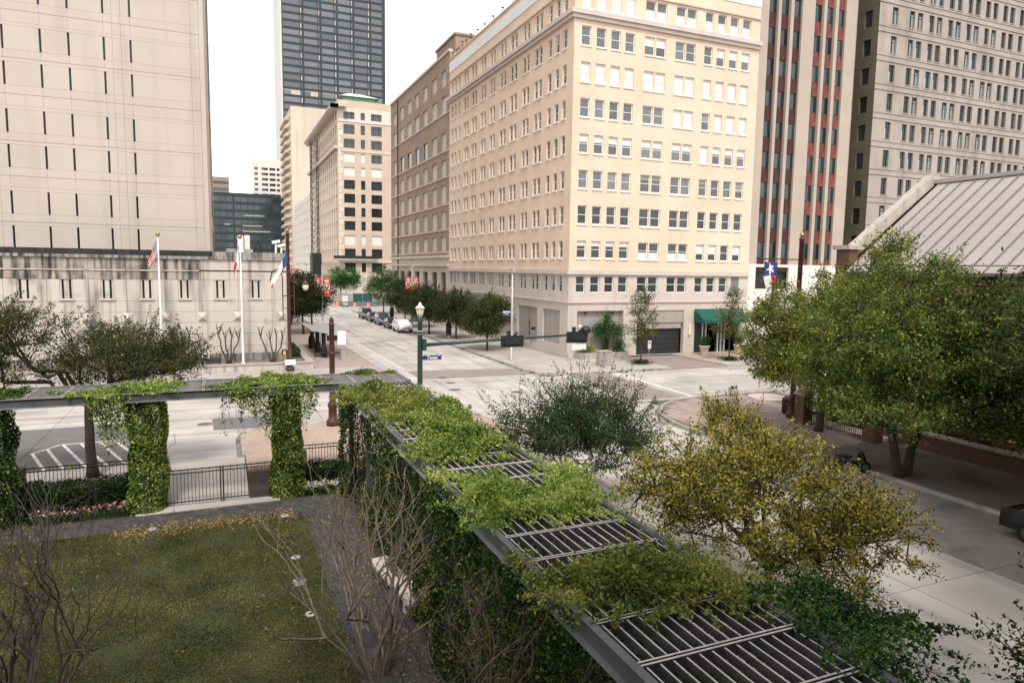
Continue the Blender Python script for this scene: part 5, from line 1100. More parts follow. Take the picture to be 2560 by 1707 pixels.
# yellow and dark small trees on the garden pavement strip
tree('yellow_tree', 'small oak in yellow spring leaf between the pergola and the road', (12.5, 12.6), 1.5, .12, [(-.2,.2,3.0,2.7,2.4,1.3,4),(1.1,1.2,3.6,1.6,1.6,1.0,2.2),(-2.0,1.0,3.2,1.5,1.5,.9,2.0),(1.6,-1.2,2.7,1.8,1.6,1.0,2.2),(1.2,3.0,4.3,.9,1.0,.7,1.1),(.3,-1.6,2.1,1.6,1.3,.9,1.5),(-1.2,2.0,3.6,1.3,1.2,.8,1.0)], 520, 100, .072, ['leaf_yellow','leaf_oak_light','leaf_oak','leaf_dark'], [.56,.18,.12,.14], seed=21, csig=.17, sprigs=.9, splen=.7)
tree('twiggy_tree', 'dark twiggy evergreen shrub tree beside the crossing', (12.0, 21.3), .9, .06, [(0,0,2.7,2.6,2.2,1.4,4),(1.7,.3,2.9,1.6,1.4,1.2,2),(-1.6,.4,2.9,1.6,1.4,1.2,2),(.2,.3,3.8,1.7,1.3,.9,1.4)], 410, 68, .075, ['leaf_dark','leaf_oak','leaf_green'], [.3,.48,.22], seed=31, csig=.2, sprigs=1.0, splen=1.2, forks=4, bark='bark_grey')
tree('near_shrub', 'dark leafy shoots at the bottom right corner by the kerb', (13.3, 5.6), 1.2, .06, [(0,0,2.6,1.2,1.2,1.0,3),(.2,.6,3.3,.9,.9,.9,2),(-.9,.4,2.4,.9,.9,.9,1.5)], 130, 60, .085, ['leaf_dark','leaf_oak'], [.6,.4], seed=41, csig=.22, sprigs=.9, splen=.7)
# trees behind the left pergola wing
tree('spreading_tree', 'wide dark tree with forked trunk rising behind the left pergola wing', (-5.0, 31.6), 3.2, .2, [(-2.8,.4,5.5,2.6,2.2,1.5,4),(-4.8,.3,5.2,2.2,2.0,1.5,3),(1.8,.3,5.0,2.2,2.0,1.15,3.2),(3.0,.2,4.8,1.5,1.5,1.0,1.6),(-.3,.2,4.5,1.6,1.5,.7,1.2),(-3.4,.3,6.6,1.3,1.3,.7,1),(-5.6,.2,4.4,2.2,1.8,.9,2)], 470, 105, .08, ['leaf_dark','leaf_olive','leaf_oak'], [.4,.18,.42], seed=51, csig=.3, sprigs=1.0, splen=1.1)
tree('jail_tree', 'small tree on the far pavement behind the middle of the left pergola wing', (-7.6, 57.0), 1.9, .15, [(0,0,3.2,2.4,2.0,1.1,3)], 60, 90, .12, ['leaf_dark','leaf_olive'], [.6,.4], seed=52, csig=.4)
# kerb trees on both sides of the street
for k, (x, y, h, w, mts, lb) in enumerate(((25.9,67.4,6.3,2.6,['leaf_oak','leaf_dark'],'round kerb tree nearest the crossing in front of the hotel'), (26.6,79.7,6.3,2.7,['leaf_dark','leaf_oak'],'second round kerb tree from the crossing along the hotel'), (25.0,86.0,6.4,2.7,['leaf_dark','leaf_oak'],'third kerb tree from the crossing along the hotel'), (26.6,96.5,6.8,2.9,['leaf_dark','leaf_oak'],'fourth kerb tree from the crossing, beside the parked cars'), (27.2,107.5,7.2,3.0,['leaf_dark','leaf_oak'],'fifth kerb tree from the crossing, before the brown building'), (27.6,125.0,9.0,3.4,['leaf_green','leaf_oak'],'farthest and tallest bright green kerb tree on the hotel side'))):
    tree('kerb_tree', lb, (x, y), 2.0, .13, [(0,0,h*.58,w*1.08,w*1.08,h*.34,4),(.3,-.2,h*.74,w*.7,w*.7,h*.24,2),(-.4,.2,h*.5,w*.9,w*.9,h*.2,2)], 170, 100, .16, mts, [.7,.3], seed=60+k, csig=.42, sprigs=.4, splen=.7, group='kerb trees along the hotel side')
for k, (x, y, h, w, lb) in enumerate(((9.6,90.5,8.4,3.0,'kerb tree nearest the bus shelter on the jail side'), (10.9,92.5,8.2,2.8,'kerb tree right behind the red banners on the jail side'), (9.6,106,8.6,3.2,'kerb tree farther back on the jail side'))):
    tree('kerb_tree', lb, (x, y), 2.4, .14, [(0,0,h*.6,w,w,h*.33,4),(-.5,.2,h*.5,w,w,h*.22,2)], 170, 100, .17, ['leaf_dark','leaf_oak'], [.75,.25], seed=70+k, csig=.45, group='kerb trees on the jail side')
tree('street_end_tree', 'bright green tree at the far end of the street', (29.6, 186), 2.4, .2, [(0,0,5.6,4.6,4,3.0,4),(2.5,0,5.0,3.4,3,2.4,2)], 120, 80, .3, ['leaf_green'], seed=80, csig=.7)
for k, (x, y, lb) in enumerate(((36.05,53.5,'slim thin-leaved tree before the hotel garage door'), (46.0,53.0,'slim thin-leaved tree before the green awning'))):
    tree('slim_tree', lb, (x, y), 2.2, .07, [(0,0,4.6,1.5,1.4,2.2,4),(0,0,2.9,1.9,1.5,.8,1.6),(.1,0,6.2,.8,.8,1.0,1)], 85, 42, .13, ['leaf_oak_light','leaf_olive','leaf_dark'], [.4,.2,.4], seed=90+k, csig=.3, sprigs=.9, splen=.8, group='slim trees before the hotel')
    t = thing('ground_cover', ('low dark ground cover round the foot of the garage-side slim tree','low dark ground cover round the foot of the awning-side slim tree')[k], 'ground cover', (x, y, .1)); q = RNG.normal(size=(1500,3))*np.array([.5,.4,.12])+np.array([0,0,.22]); leaf_mesh('foliage', q, .1, ['leaf_dark'], t)
for k, t in enumerate(POTS):
    q = RNG.normal(size=(700,3))*np.array([.28,.28,.3])+np.array([0,0,1.45]); leaf_mesh('plant', q, .16, ['leaf_dark','leaf_green'], t, .2, [.6,.4])
wv = thing('wall_vine', 'tree-shaped green vine trained on the hotel wall above the planter', 'vine', (35.3, 58.66, .6))
m_ = MB(); r = random.Random(4)
for k in range(5): m_.tube(wobble((r.uniform(-.25,.25),0,0), (r.uniform(-1.2,1.2),.05,3.2), r, 5, .06), [.05,.05,.04,.04,.03,.02], 5)
m_.build('stem', 'bark', wv)
q = [RNG.normal(size=(1500,3))*np.array([.22,.08,.65])+np.array([0,0,.9]), RNG.normal(size=(2600,3))*np.array([.75,.1,.42])+np.array([0,0,2.4]), RNG.normal(size=(700,3))*np.array([.25,.1,.4])+np.array([.1,0,3.4]), RNG.normal(size=(900,3))*np.array([.35,.1,.3])+np.array([-1.0,0,2.3]), RNG.normal(size=(900,3))*np.array([.35,.1,.35])+np.array([1.3,0,2.1])]
q = np.vstack(q); q[:,1] = np.clip(q[:,1], -.25, .25); q = q[q[:,2] > 0]; leaf_mesh('foliage', q, .13, ['leaf_green','leaf_vine_dark'], wv, .1, [.6,.4])
for k, (x, n, s, lb, mts) in enumerate(((32.5,1000,.38,'leafy shrub at the corner end of the hotel planter',['leaf_green','leaf_yellow']), (36.6,1300,.42,'clipped shrub at the garage end of the hotel planter',['leaf_vine_dark','leaf_green']), (33.4,500,.25,'low plant in the middle of the hotel planter',['leaf_yellow','leaf_green']))):
    t = thing('planter_shrub', lb, 'shrub', (x, 58.35, .6)); q = RNG.normal(size=(n,3))*np.array([s,.22,s*.9])+np.array([0,0,s*1.6]); leaf_mesh('foliage', q[q[:,2] > 0], .12, mts, t, .2, [.75,.25])
cs_ = thing('corner_hedge', 'small clipped hedge at the end of the jail planter', 'hedge', (6.1, 66.5, .58)); q = RNG.uniform(-1,1,size=(3500,3))*np.array([.4,3.2,.35])+np.array([0,0,.4]); leaf_mesh('foliage', q, .12, ['leaf_dark','leaf_green'], cs_, .2, [.7,.3])

# ------------------------------------------------------------------ pergola in two wings
PZ = 4.3
def pergola(name, label, x0, x1, y0, y1, along, bays, posts):
    t = thing(name, label, 'pergola')
    sl_m = MB().box(-.006, .006, -.5, .5, -.12, -.005).box(-.010, .010, -.5, .5, -.005, .004, 1).mesh('slat', ['steel_slat', 'slat_edge_lit']); cb_m = MB().box(-.5, .5, -.010, .010, -.16, .010).box(-.5, .5, -.014, .014, .010, .018, 1).mesh('crossbar', ['steel', 'slat_edge_lit'])
    if along == 'y':
        for x in (x0, x1):
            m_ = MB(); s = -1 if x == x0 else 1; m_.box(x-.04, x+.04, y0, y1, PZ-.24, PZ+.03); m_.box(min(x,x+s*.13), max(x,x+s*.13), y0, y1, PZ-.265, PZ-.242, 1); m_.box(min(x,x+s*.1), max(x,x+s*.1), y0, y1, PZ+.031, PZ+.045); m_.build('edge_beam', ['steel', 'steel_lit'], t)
        L_ = (y1-y0)/bays
        for b in range(bays+1):
            for dy in (-.032, .032):
                o = place('crossbar', cb_m, t, ((x0+x1)/2, y0+b*L_+dy, PZ)); o.scale = (x1-x0-.1, 1, 1)
            if b < bays:
                n = 13
                for k in range(n):
                    o = place('slat', sl_m, t, (x0+(x1-x0)*(k+.6)/(n+.2), y0+(b+.5)*L_, PZ)); o.scale = (1, L_-.13, 1)
    else:
        for y in (y0, y1):
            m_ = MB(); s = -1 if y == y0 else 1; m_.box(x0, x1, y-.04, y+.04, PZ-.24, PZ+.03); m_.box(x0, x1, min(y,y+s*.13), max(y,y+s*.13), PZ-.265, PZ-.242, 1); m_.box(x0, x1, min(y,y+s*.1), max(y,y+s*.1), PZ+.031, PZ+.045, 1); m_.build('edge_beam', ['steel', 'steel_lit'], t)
        L_ = (x1-x0)/bays
        for b in range(bays+1):
            for dx in (-.032, .032):
                o = place('crossbar', cb_m, t, (x0+b*L_+dx, (y0+y1)/2, PZ), R(90)); o.scale = (y1-y0-.1, 1, 1)
            if b < bays:
                for k in range(12):
                    o = place('slat', sl_m, t, (x0+(b+.5)*L_, y0+(y1-y0)*(k+.7)/12.4, PZ), R(90)); o.scale = (1, L_-.13, 1)
    for x, y in posts: m_ = MB(); m_.box(x-.07, x+.07, y-.07, y+.07, .0, PZ-.275); m_.box(x-.14, x+.14, y-.14, y+.14, 0, .06); m_.build('post', 'steel', t)
    return t
RW = (4.25, 6.7, 3.2, 26.25); LWg = (-10.4, 6.9, 26.45, 28.75)
pr = pergola('garden_pergola', 'steel slat pergola wing running from the bottom right to the corner', *RW, 'y', 23, [(x, y) for x in (4.45, 6.5) for y in (25.9, 22.6, 18.3, 14.0, 9.7, 5.4)])
pl2 = pergola('garden_pergola', 'steel slat pergola wing crossing the left half above the gate', *LWg, 'x', 16, [(x, y) for x in (-7.1, -2.6, 2.15, 6.6) for y in (26.65, 28.55)])

# vines on the pergola: leaf layers over areas of the roof, drapes down the sides, columns round the posts
def poly_pts(poly, dens, zf):
    a = np.array(poly); lo = a.min(0); hi = a.max(0); n = int((hi-lo).prod()*dens); q = RNG.uniform(lo, hi, (n,2)); px, py = q[:,0], q[:,1]; c = np.zeros(n, bool); j = len(poly)-1
    for i in range(len(poly)):
        xi, yi = poly[i]; xj, yj = poly[j]; c ^= ((yi > py) != (yj > py)) & (px < (xj-xi)*(py-yi)/(yj-yi+1e-12)+xi); j = i
    q = q[c]; return np.column_stack([q, zf(q[:,0], q[:,1], len(q))])
def hum(seed):
    r = np.random.default_rng(seed); K = r.uniform(.8,3.2,(7,2))*r.choice([-1,1],(7,2)); ph = r.uniform(0,6.28,7)
    return lambda x, y: np.sin(np.outer(x,K[:,0])+np.outer(y,K[:,1])+ph).mean(1)
def patch(seed, poly, dens=1500, thick=.16, mound=.25, zb=PZ, runners=1.0, grow=1.02):
    """leaf mat with a ragged edge that thins out, hollows, and loose runners trailing past the edge"""
    c_ = np.array(poly).mean(0); poly = [tuple(c_+(np.array(p)-c_)*grow) for p in poly]; h = hum(seed); h2 = hum(seed+200); dens *= 1.7; mound *= .62; rr_ = random.Random(seed)
    q = poly_pts(poly, dens, lambda x, y, n: np.zeros(n)); n = len(q); d = np.full(n, 9.0); k = len(poly)
    for i in range(k):
        a = np.array(poly[i]); e = np.array(poly[(i+1)%k])-a; t = np.clip(((q[:,:2]-a)@e)/(e@e+1e-9),0,1); d = np.minimum(d, np.linalg.norm(q[:,:2]-a-t[:,None]*e,axis=1))
    keep = RNG.random(n) < np.clip((d-.12+.3*h2(q[:,0]*2.2,q[:,1]*2.2))/.28, .0, 1)*np.clip(.85+.9*h2(q[:,0]*4,q[:,1]*4), .25, 1)
    q = q[keep]; d = d[keep]; hh = np.clip(.4+1.4*h(q[:,0],q[:,1])+.5*h2(q[:,0]*3,q[:,1]*3),.0,1.6)*np.clip(d/.35,.25,1)
    q[:,2] = np.maximum(zb+.02, zb+.06+mound*1.5*hh-np.abs(RNG.normal(size=len(q)))*thick*.8)+RNG.normal(size=len(q))*.03+(RNG.random(len(q)) < .04)*RNG.random(len(q))*.22
    out = [q]; c = np.array(poly).mean(0)
    for i in range(int(k*3*runners)):
        j = rr_.randrange(k); p = np.array(poly[j])*(1-(f := rr_.random()))+np.array(poly[(j+1)%k])*f; v = p-c; v = v/np.linalg.norm(v); a = rr_.uniform(-.9,.9); v = np.array([v[0]*math.cos(a)-v[1]*math.sin(a), v[0]*math.sin(a)+v[1]*math.cos(a)]); L_ = rr_.uniform(.25,.8); m = int(L_*90); t = RNG.random(m)
        out.append(np.column_stack([p[0]+v[0]*L_*(t-.35)+RNG.normal(size=m)*.035, p[1]+v[1]*L_*(t-.35)+RNG.normal(size=m)*.035, zb+.04+.08*RNG.random(m)]))
    return np.vstack(out)
def dpoly(pts, z=PZ+.2):
    out = []
    for x, y in pts: v = gp(x*1.08844, y*1.08844, z); out.append((v.x, v.y))
    return out
def column(cx, cy, rx, ry, z0, z1, n, seed, bulge=.2):
    h = hum(seed); a = RNG.uniform(0,2*np.pi,n); z = RNG.uniform(z0,z1,n); k = (1+bulge*h(a*1.3,z*1.6))*RNG.uniform(.55,1.12,n)**.5
    h3 = hum(seed+300); keep = RNG.random(n) < np.clip(.92+1.2*h3(np.cos(a)*1.4+np.sin(a),z*1.3), .3, 1); a, z, k = a[keep], z[keep], k[keep]*(1+.22*h3(a*.8,z*.9)[keep])
    sq = 1/np.maximum(np.abs(np.cos(a)),np.abs(np.sin(a)))**.45
    return np.column_stack([cx+rx*k*np.cos(a)*sq, cy+ry*k*np.sin(a)*sq, z])
def drape(x0, y0, x1, y1, zt, lens, n, thick=.12):
    """hanging curtain along a line; lens = depth at points along it"""
    s = RNG.uniform(0,1,n); L = np.interp(s, np.linspace(0,1,len(lens)), lens)*(.55+.45*np.abs(np.sin(s*40)))
    t = RNG.random(n)**1.3; return np.column_stack([x0+(x1-x0)*s+RNG.normal(size=n)*thick, y0+(y1-y0)*s+RNG.normal(size=n)*thick, zt-L*t])
def strands(pts_, r, lens=(.6,1.6)):
    m = MB(); q = []
    for x, y, z in pts_:
        L = r.uniform(*lens); w = wobble((x,y,z), (x+r.uniform(-.2,.2),y+r.uniform(-.1,.1),z-L), r, 4, .08); m.tube(w, .006, 3, cap=False)
        for p in w[1:]: q.append(np.array(p)+RNG.normal(size=(9,3))*.06)
    return m, np.vstack(q)
def vine(label, pts, size, mats, fr=None, stem=None, side=('leaf_vine_dark','leaf_vine'), sfr=(.7,.3), up=.45, group='climbing vines on the pergola'):  # side leaves darker by default: shade below the roof put into the leaf mix
    t = thing('climbing_vine', label, 'vine', (0,0,0), 0, group); top = pts[:,2] > PZ-.05
    if top.any(): leaf_mesh('roof_foliage', pts[top], size, mats, t, up, fr)
    if (~top).any(): leaf_mesh('hanging_foliage', pts[~top], size*1.05, side or mats, t, .15, list(sfr) if side else fr)
    if stem is not None: stem.build('stem', 'bark', t)
    return t
r = random.Random(17)
def stems(cx, cy, n=6, top=PZ, sp=.3):
    m = MB()
    for k in range(n): m.tube(wobble((cx+r.uniform(-sp,sp),cy+r.uniform(-sp,sp),0), (cx+r.uniform(-sp,sp),cy+r.uniform(-sp,sp),top), r, 6, .03), .018, 4, cap=False)
    return m
# left wing
c1 = np.vstack([column(-2.55,27.0,.6,.55,.0,4.25,24000,1,.25), patch(2, [(-4.7,26.4),(-4.2,26.25),(-1.7,26.25),(-1.7,28.3),(-2.4,28.6),(-3.6,28.3),(-4.1,27.4)], 1500, .14, .2, grow=1.0), drape(-4.1,26.4,-3.1,26.4,4.3,[.5,2.2,1.6,1.9],2600), patch(3, [(-5.6,27.0),(-4.2,26.7),(-4.2,27.5),(-5.0,27.3)], 350, .1, .1, runners=.3)])
vine('lime green vine column left of the gate, draping from the pergola', c1, .085, ['leaf_vine','leaf_vine_lime','leaf_vine_dark'], [.45,.45,.1], stems(-2.55,27.0), ('leaf_vine_dark','leaf_vine','leaf_vine_lime'), (.2,.38,.42))
sm, sq = strands([(-.1+k*.17, 26.42, 4.25) for k in range(11)], r, (.5,1.7))
c2 = np.vstack([column(2.15,26.95,.5,.48,1.6,4.25,13000,4,.25), column(2.2,26.95,.6,.56,.0,1.75,11000,5,.1), patch(6, [(-.2,26.35),(3.3,26.3),(3.6,27.4),(3.2,28.9),(.6,28.9),(1.2,28.2),(.5,27.4),(-.3,26.9)], 1500, .14, .2, grow=1.0), drape(.2,26.4,3.2,26.4,4.3,[.4,1.0,2.4,2.2,.9],4200), sq])
st = stems(2.15,26.95); st.v, st.f, st.m = sm.v+st.v, sm.f+[tuple(i+len(sm.v) for i in f) for f in st.f], sm.m+st.m
vine('bright vine right of the gate with loose strands hanging over it', c2, .085, ['leaf_vine','leaf_vine_dark','leaf_vine_lime'], [.45,.15,.4], st, ('leaf_vine_dark','leaf_vine','leaf_vine_lime'), (.28,.42,.30))
c0 = np.vstack([column(-7.3,27.0,.85,.7,0,4.25,24000,7,.2), patch(8, [(-10.3,26.3),(-6.4,26.3),(-6.1,28.4),(-10.3,28.8)], 1200, .14, .25, grow=1.0)])
vine('dark vine column at the left edge of the picture', c0, .085, ['leaf_vine_dark','leaf_vine'], [.4,.6], stems(-7.15,27.0))
vine('small green vine tuft on the far corner of the pergola', patch(9, [(4.9,28.2),(6.9,28.2),(7.1,29.0),(5.0,29.0)], 1300, .12, .22, runners=.4), .08, ['leaf_vine'])
# right wing
A = dpoly([(775,886),(940,880),(1003,908),(1000,935),(940,950),(890,950),(850,925),(818,915),(778,918)])
Bp = dpoly([(870,945),(960,935),(1012,905),(1075,925),(1120,975),(1190,1018),(1150,1036),(1000,1046),(935,1036),(912,1018),(950,995),(940,968),(885,960)])
Cp = dpoly([(1030,1080),(1105,1062),(1215,1100),(1240,1062),(1330,1055),(1392,1112),(1398,1162),(1300,1170),(1190,1185),(1088,1192),(1055,1140)])
Dp = dpoly([(1212,1292),(1310,1270),(1440,1248),(1560,1232),(1690,1270),(1760,1340),(1745,1392),(1600,1388),(1450,1382),(1290,1372),(1228,1335)])
c3 = np.vstack([patch(10, A, 1700, .18, .35), column(4.55,25.9,.55,.5,0,4.2,11000,11), drape(4.2,26.3,4.2,24.2,4.35,[2.6,1.6,1.0],2200)])
vine('olive brown vine cap over the inner corner of the pergola', c3, .075, ['leaf_vine_olive','leaf_vine','leaf_vine_lime'], [.55,.3,.15], stems(4.55,25.9))
c4 = np.vstack([patch(12, Bp, 1700, .18, .35), drape(6.8,25,6.8,17,4.4,[1,1.6,1.2],3500), column(4.5,20.6,.4,.45,0,4.2,7000,13), drape(4.25,20.9,4.25,18.2,4.3,[1.4,2.8,1.6],2800), column(4.55,18.0,.45,.6,0,4.2,8500,14)])
vine('long green vine mat over the far half of the right pergola wing', c4, .072, ['leaf_vine','leaf_vine_lime','leaf_vine_dark','leaf_vine_olive'], [.42,.33,.10,.15], stems(4.5,18.1))
c5 = np.vstack([patch(15, Cp, 2300, .2, .4), drape(4.2,14.4,4.2,11.4,4.4,[1.2,2.2,3.2,1.6],4200), column(4.5,13.6,.45,.75,0,4.2,11000,16), drape(6.8,14.8,6.8,11.2,4.4,[1.2,1.8,1.0],2500)])
vine('brightest lime vine mat in the middle of the right pergola wing', c5, .066, ['leaf_vine_lime','leaf_vine'], [.72,.28], stems(4.5,13.7))
c6 = np.vstack([patch(18, Dp, 2300, .2, .34), drape(4.2,9.6,4.2,7.6,4.4,[1.4,2.4,1.4],3500), column(4.5,9.4,.45,.6,0,4.2,10000,19), drape(6.8,10.2,6.9,7.4,4.4,[1.2,1.9,1.2],3000)])
vine('olive green vine mat with reddish tips nearest the viewpoint', c6, .06, ['leaf_vine_olive','leaf_vine','leaf_vine_lime'], [.45,.35,.2], stems(4.5,9.5))
E_ = np.vstack([column(7.3,6.3,.65,1.1,0,4.15,18000,20,.3), column(8.0,5.3,.8,1.0,0,3.6,16000,22,.3), column(8.9,5.6,.7,.8,0,3.1,9000,23,.3), patch(21, [(6.4,5.0),(7.4,4.6),(8.2,5.4),(7.8,7.1),(6.9,7.8),(6.4,7.0)], 2000, .2, .35)])
vine('dark green bushy vine at the bottom right side of the pergola', E_, .06, ['leaf_vine_dark','leaf_green','leaf_vine'], [.5,.3,.2], stems(7.2,6.0), ('leaf_vine_dark','leaf_green','leaf_vine'), (.6,.25,.15))
c7 = np.vstack([column(4.5,11.4,.35,.5,0,3.2,5000,24), column(4.6,15.9,.35,.55,0,1.4,3500,25), column(4.6,7.0,.4,.7,0,2.4,4500,26), column(4.6,22.6,.3,.4,0,1.5,2200,27), column(6.5,22,.35,3.2,0,1.3,7000,28), column(6.5,14,.4,4.5,0,2.8,14000,29)])
vine('low dark ivy filling the foot of the right pergola wing', c7, .07, ['leaf_vine_dark','leaf_vine'], [.8,.2], None)

q = np.column_stack([RNG.uniform(6.8,10.2,24000), RNG.uniform(3,26,24000), .05+.22*RNG.random(24000)])
t = thing('ground_cover', 'dark ivy ground cover between the pergola and the pavement', 'ground cover'); leaf_mesh('foliage', q, .1, ['leaf_vine_dark','leaf_dark'], t, .5, [.6,.4])
q = np.column_stack([RNG.uniform(4.3,6.8,9000), RNG.uniform(3,25,9000), .03+.1*RNG.random(9000)])
t = thing('ground_cover', 'dark ivy on the ground beneath the right pergola wing', 'ground cover'); leaf_mesh('foliage', q, .09, ['leaf_vine_dark','leaf_dark'], t, .5, [.6,.4])
# ------------------------------------------------------------------ garden fence, gate, hedges, flowers
def fence(name, label, x0, x1, y, h=1.32, gate=False, z0=.05):
    t = thing(name, label, 'gate' if gate else 'fence', (0, y, z0)); n = int((x1-x0)/.118); pm_ = [MB().box(-.009, .009, -.009, .009, .04, hh).mesh('picket', 'iron_fence') for hh in (h+.03, h-.1)]
    for k in range(n+1): place('picket', pm_[k % 2], t, (x0+(x1-x0)*k/n, 0, 0))
    for z in (.1, h-.16, h-.03): MB().box(x0, x1, -.02, .02, z, z+.035).build('rail', 'iron_fence', t)
    return t
gt_ = fence('garden_gate', 'black iron double gate between the two vine columns', -2.0, 1.72, 26.9, gate=True)
for x in (-.19, -.1): MB().box(x-.025, x+.025, -.025, .025, .02, 1.33).build('meeting_post', 'iron_fence', gt_)
fence('garden_fence', 'black iron fence behind the hedge left of the gate', -9.5, -3.2, 28.95)
fence('garden_fence', 'short black iron fence right of the gate before the brick corner', 2.75, 4.6, 28.95)
t = thing('brick_pier', 'brown brick fence pier at the left end of the garden fence', 'pier', (-6.95, 28.6, .02)); MB().box(-.3, .3, -.3, .3, 0, 1.5).build('shaft', 'church_brick', t); MB().box(-.35, .35, -.35, .35, 1.5, 1.6).build('cap', 'church_stone', t)
def hedge(label, x0, x1, y0, y1, h, n, mats=('leaf_vine_dark','leaf_dark'), fr=(.5,.5), size=.08):
    t = thing('hedge', label, 'hedge', (0,0,.02)); q = RNG.random((n,3)); hh = hum(int(x0*10+n)); top = h*(1+.22*hh(q[:,0]*(x1-x0)*2,q[:,1]*2)); q = np.column_stack([x0+(x1-x0)*q[:,0], y0+(y1-y0)*q[:,1], top*q[:,2]**.6]); leaf_mesh('foliage', q, size, list(mats), t, .2, list(fr))
hedge('dark hedge in front of the fence left of the gate', -6.6, -3.1, 27.1, 28.5, 1.0, 14000)
hedge('dark hedge at the left edge below the vine column', -11, -7.6, 25.6, 28.6, 1.2, 14000)
hedge('low hedge in front of the short fence right of the gate', 2.8, 4.3, 27.3, 28.5, .85, 6000)
hedge('loose shrubs in the bed left of the bare tree', -10, -6.7, 24.2, 25.6, .7, 5000)
def flowers(label, x0, x1, y0, y1, n, mats, fr):
    t = thing('flower_bed', label, 'flowers', (0,0,.02)); q = RNG.random((n*4,3))*np.array([x1-x0,y1-y0,.3])+np.array([x0,y0,0]); leaf_mesh('foliage', q, .08, ['leaf_vine_dark','leaf_green'], t, .3, [.7,.3])
    c = RNG.random((n//4,3))*np.array([x1-x0,y1-y0,.1])+np.array([x0,y0,.3]); q = np.repeat(c, 5, 0)+RNG.normal(size=(len(c)*5,3))*.028; leaf_mesh('blossom', q, .06, mats, t, .8, fr, 1.2)
flowers('white and pink flowers in front of the dark hedge left of the gate', -6.4, -3.15, 26.35, 27.0, 380, ['petal_white','petal_pink'], [.5,.5])
flowers('white flowers in the corner bed right of the gate', 2.75, 4.1, 26.4, 27.1, 420, ['petal_white'], None)
flowers('pink flowers at the gravel edge below the right pergola wing', 4.05, 4.7, 11.2, 12.4, 240, ['petal_pink','petal_white'], [.7,.3])

# ------------------------------------------------------------------ bare spring trees (crape myrtle)
def bare_tree(label, base, h, spread, stems_n, seed, r0=.05, depth=4, buds=1.0, lean=(0,0), bark='bark_pale'):
    """vase of stems from the ground: each limb arches out, then turns up; knotty forks; short twigs near the ends"""
    r = random.Random(seed); t = thing('bare_tree', label, 'tree', (base[0], base[1], .02)); mb = MB(); tips = []
    def grow(p, d, L, rad, k):
        n = 4; pts = [p]; q = p; dd = d; bend = rnd_dir(r)*.3; bend.z = abs(bend.z)*.8+.10
        for i in range(n): dd = (dd+bend*(.5+.5*i/n)+rnd_dir(r)*.16).normalized(); q = q+dd*L/n; pts.append(q)
        mb.tube(pts, [rad*(1.12 if i == 0 else 1-.3*i/n) for i in range(n+1)], 6 if rad > .02 else 4, cap=False)
        if k <= 1: tips.extend(pts[2:])
        if k == 0: return
        side = r.choice((2,2,2,3)) if k > 1 else r.choice((1,2,2,3))
        for c in range(side):
            a = (dd+rnd_dir(r)*r.uniform(.5,.95)+Vector((0,0,.1))).normalized(); at = pts[-1] if c < 2 else pts[r.choice((2,3))]
            grow(at, a, L*r.uniform(.55,.95)*(1 if k > 1 else .75), rad*(.66 if c == 0 else .52), k-1)
        if r.random() < .5: grow(pts[2], (d+rnd_dir(r)*.9).normalized(), L*.35, max(rad*.28,.004), 0)
    for s in range(stems_n):
        a = 2*math.pi*(s+r.random()*.6)/stems_n; sp = spread*r.uniform(.5,1.25); d = Vector((math.cos(a)*sp+lean[0], math.sin(a)*sp*.9+lean[1], 1)).normalized(); p = Vector((math.cos(a)*.24*r.uniform(.4,1), math.sin(a)*.24*r.uniform(.4,1), 0)); grow(p, d, h*.33*r.uniform(.85,1.1), r0*r.uniform(.7,1.15), depth)
    mb.build('trunk', bark, t, True)
    P_ = np.array([tuple(x) for x in tips]); P_ = P_[RNG.random(len(P_)) < .6*buds]; P_ = np.repeat(P_, 5, 0)+RNG.normal(size=(len(P_)*5,3))*.04
    leaf_mesh('new_leaves', P_, .045, ['leaf_bud'], t, .4); return t
bare_tree('bare budding tree with pale branches left of the right pergola wing', (2.85,13.9), 4.7, .55, 14, 101, .045, 4, .15, (-.08,.14))
bare_tree('bare budding tree low at the bottom centre beneath the pergola edge', (3.5,9.8), 4.4, .40, 11, 102, .04, 4, .2, (.05,.08))
bare_tree('bare budding tree on the lawn at the bottom left', (-3.6,14.4), 5.1, .7, 15, 103, .042, 4, .15, (0,.12), 'bark_grey')
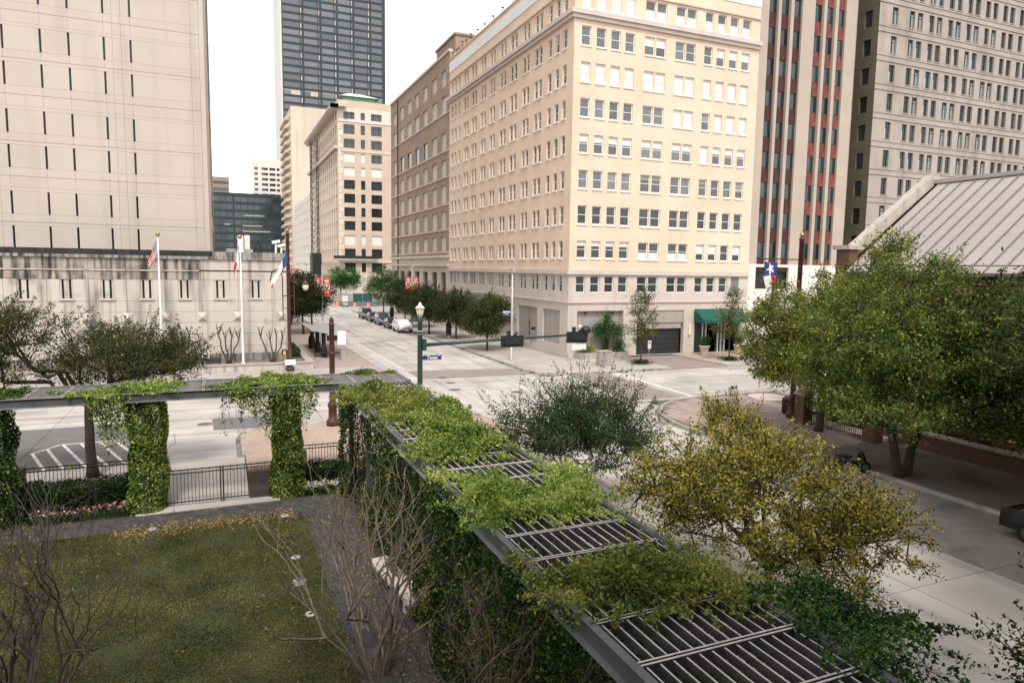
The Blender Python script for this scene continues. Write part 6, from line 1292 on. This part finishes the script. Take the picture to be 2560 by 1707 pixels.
def pollard(label, x, seed):
    r = random.Random(seed); t = thing('pollarded_tree', label, 'tree', (x, 61.0, .56), 0, 'pollarded trees by the jail wall'); mb = MB()
    for k in range(4):
        sx = (-.9,-.3,.25,.8)[k]+r.uniform(-.15,.15); hh = r.uniform(1.8,2.5); w = wobble((sx*.15,0,0), (sx,r.uniform(-.2,.2),hh), r, 5, .05); mb.tube(w, [.085,.075,.065,.06,.055,.075], 6)
        for j in range(5): e = Vector(w[-1])+Vector((r.uniform(-.3,.3),r.uniform(-.15,.15),r.uniform(.5,.95))); mb.tube(wobble(w[-1], e, r, 3, .04), [.04,.03,.025,.03], 5)
    mb.build('trunk', 'bark_grey', t, True)
pollard('pollarded bare tree nearest the spreading dark tree', -2.6, 1); pollard('pollarded bare tree left of the white flagpole base', .5, 2); pollard('pollarded bare tree beside the red lamp post', 4.0, 3)

# ------------------------------------------------------------------ grass, leaf litter
n = 190000; q = np.column_stack([RNG.uniform(-9.5,2.5,n)+np.maximum(0,RNG.normal(size=n)*.12), 12+13*RNG.random(n)**.9+np.maximum(0,RNG.normal(size=n)*.12), np.full(n,.045)]); h = hum(77); k = h(q[:,0]*.9,q[:,1]*.9)
q = q[(RNG.random(n) < .66+.7*k) & (q[:,1] < 24.85+.18*hum(5)(q[:,0]*2,q[:,0]*.7))]
tag(leaf_mesh('grass', q, .06, ['blade'], None, -.2, None, 3.2, 'stuff', np.tile([0,0,1.2],(len(q),1))), 'short olive and straw coloured lawn grass', 'grass')
q = np.vstack([np.column_stack([RNG.uniform(-3.5,2.3,1500), 24.6+RNG.normal(size=1500)*.3, np.full(1500,.05)]), np.column_stack([RNG.uniform(-8,4,260), RNG.uniform(14,26,260), np.full(260,.05)]), np.column_stack([3.6+RNG.normal(size=600)*.4, RNG.uniform(12,24,600), np.full(600,.04)])])
g_ = np.vstack([np.column_stack([RNG.uniform(2.5,4.15,9000), RNG.uniform(11,26.2,9000), np.full(9000,.032)]), np.column_stack([RNG.uniform(-9,2.6,6000), RNG.uniform(24.9,26.25,6000), np.full(6000,.032)])])
tag(leaf_mesh('gravel', g_, .035, ['pebble'], None, 1.5, None, 1.2, 'stuff'), 'dark blue grey gravel on the garden path', 'gravel')
tag(leaf_mesh('leaf_litter', q, .07, ['dead_leaf'], None, 2.0, None, 1.5, 'stuff'), 'fallen dry leaves along the lawn edge and gravel', 'leaves')
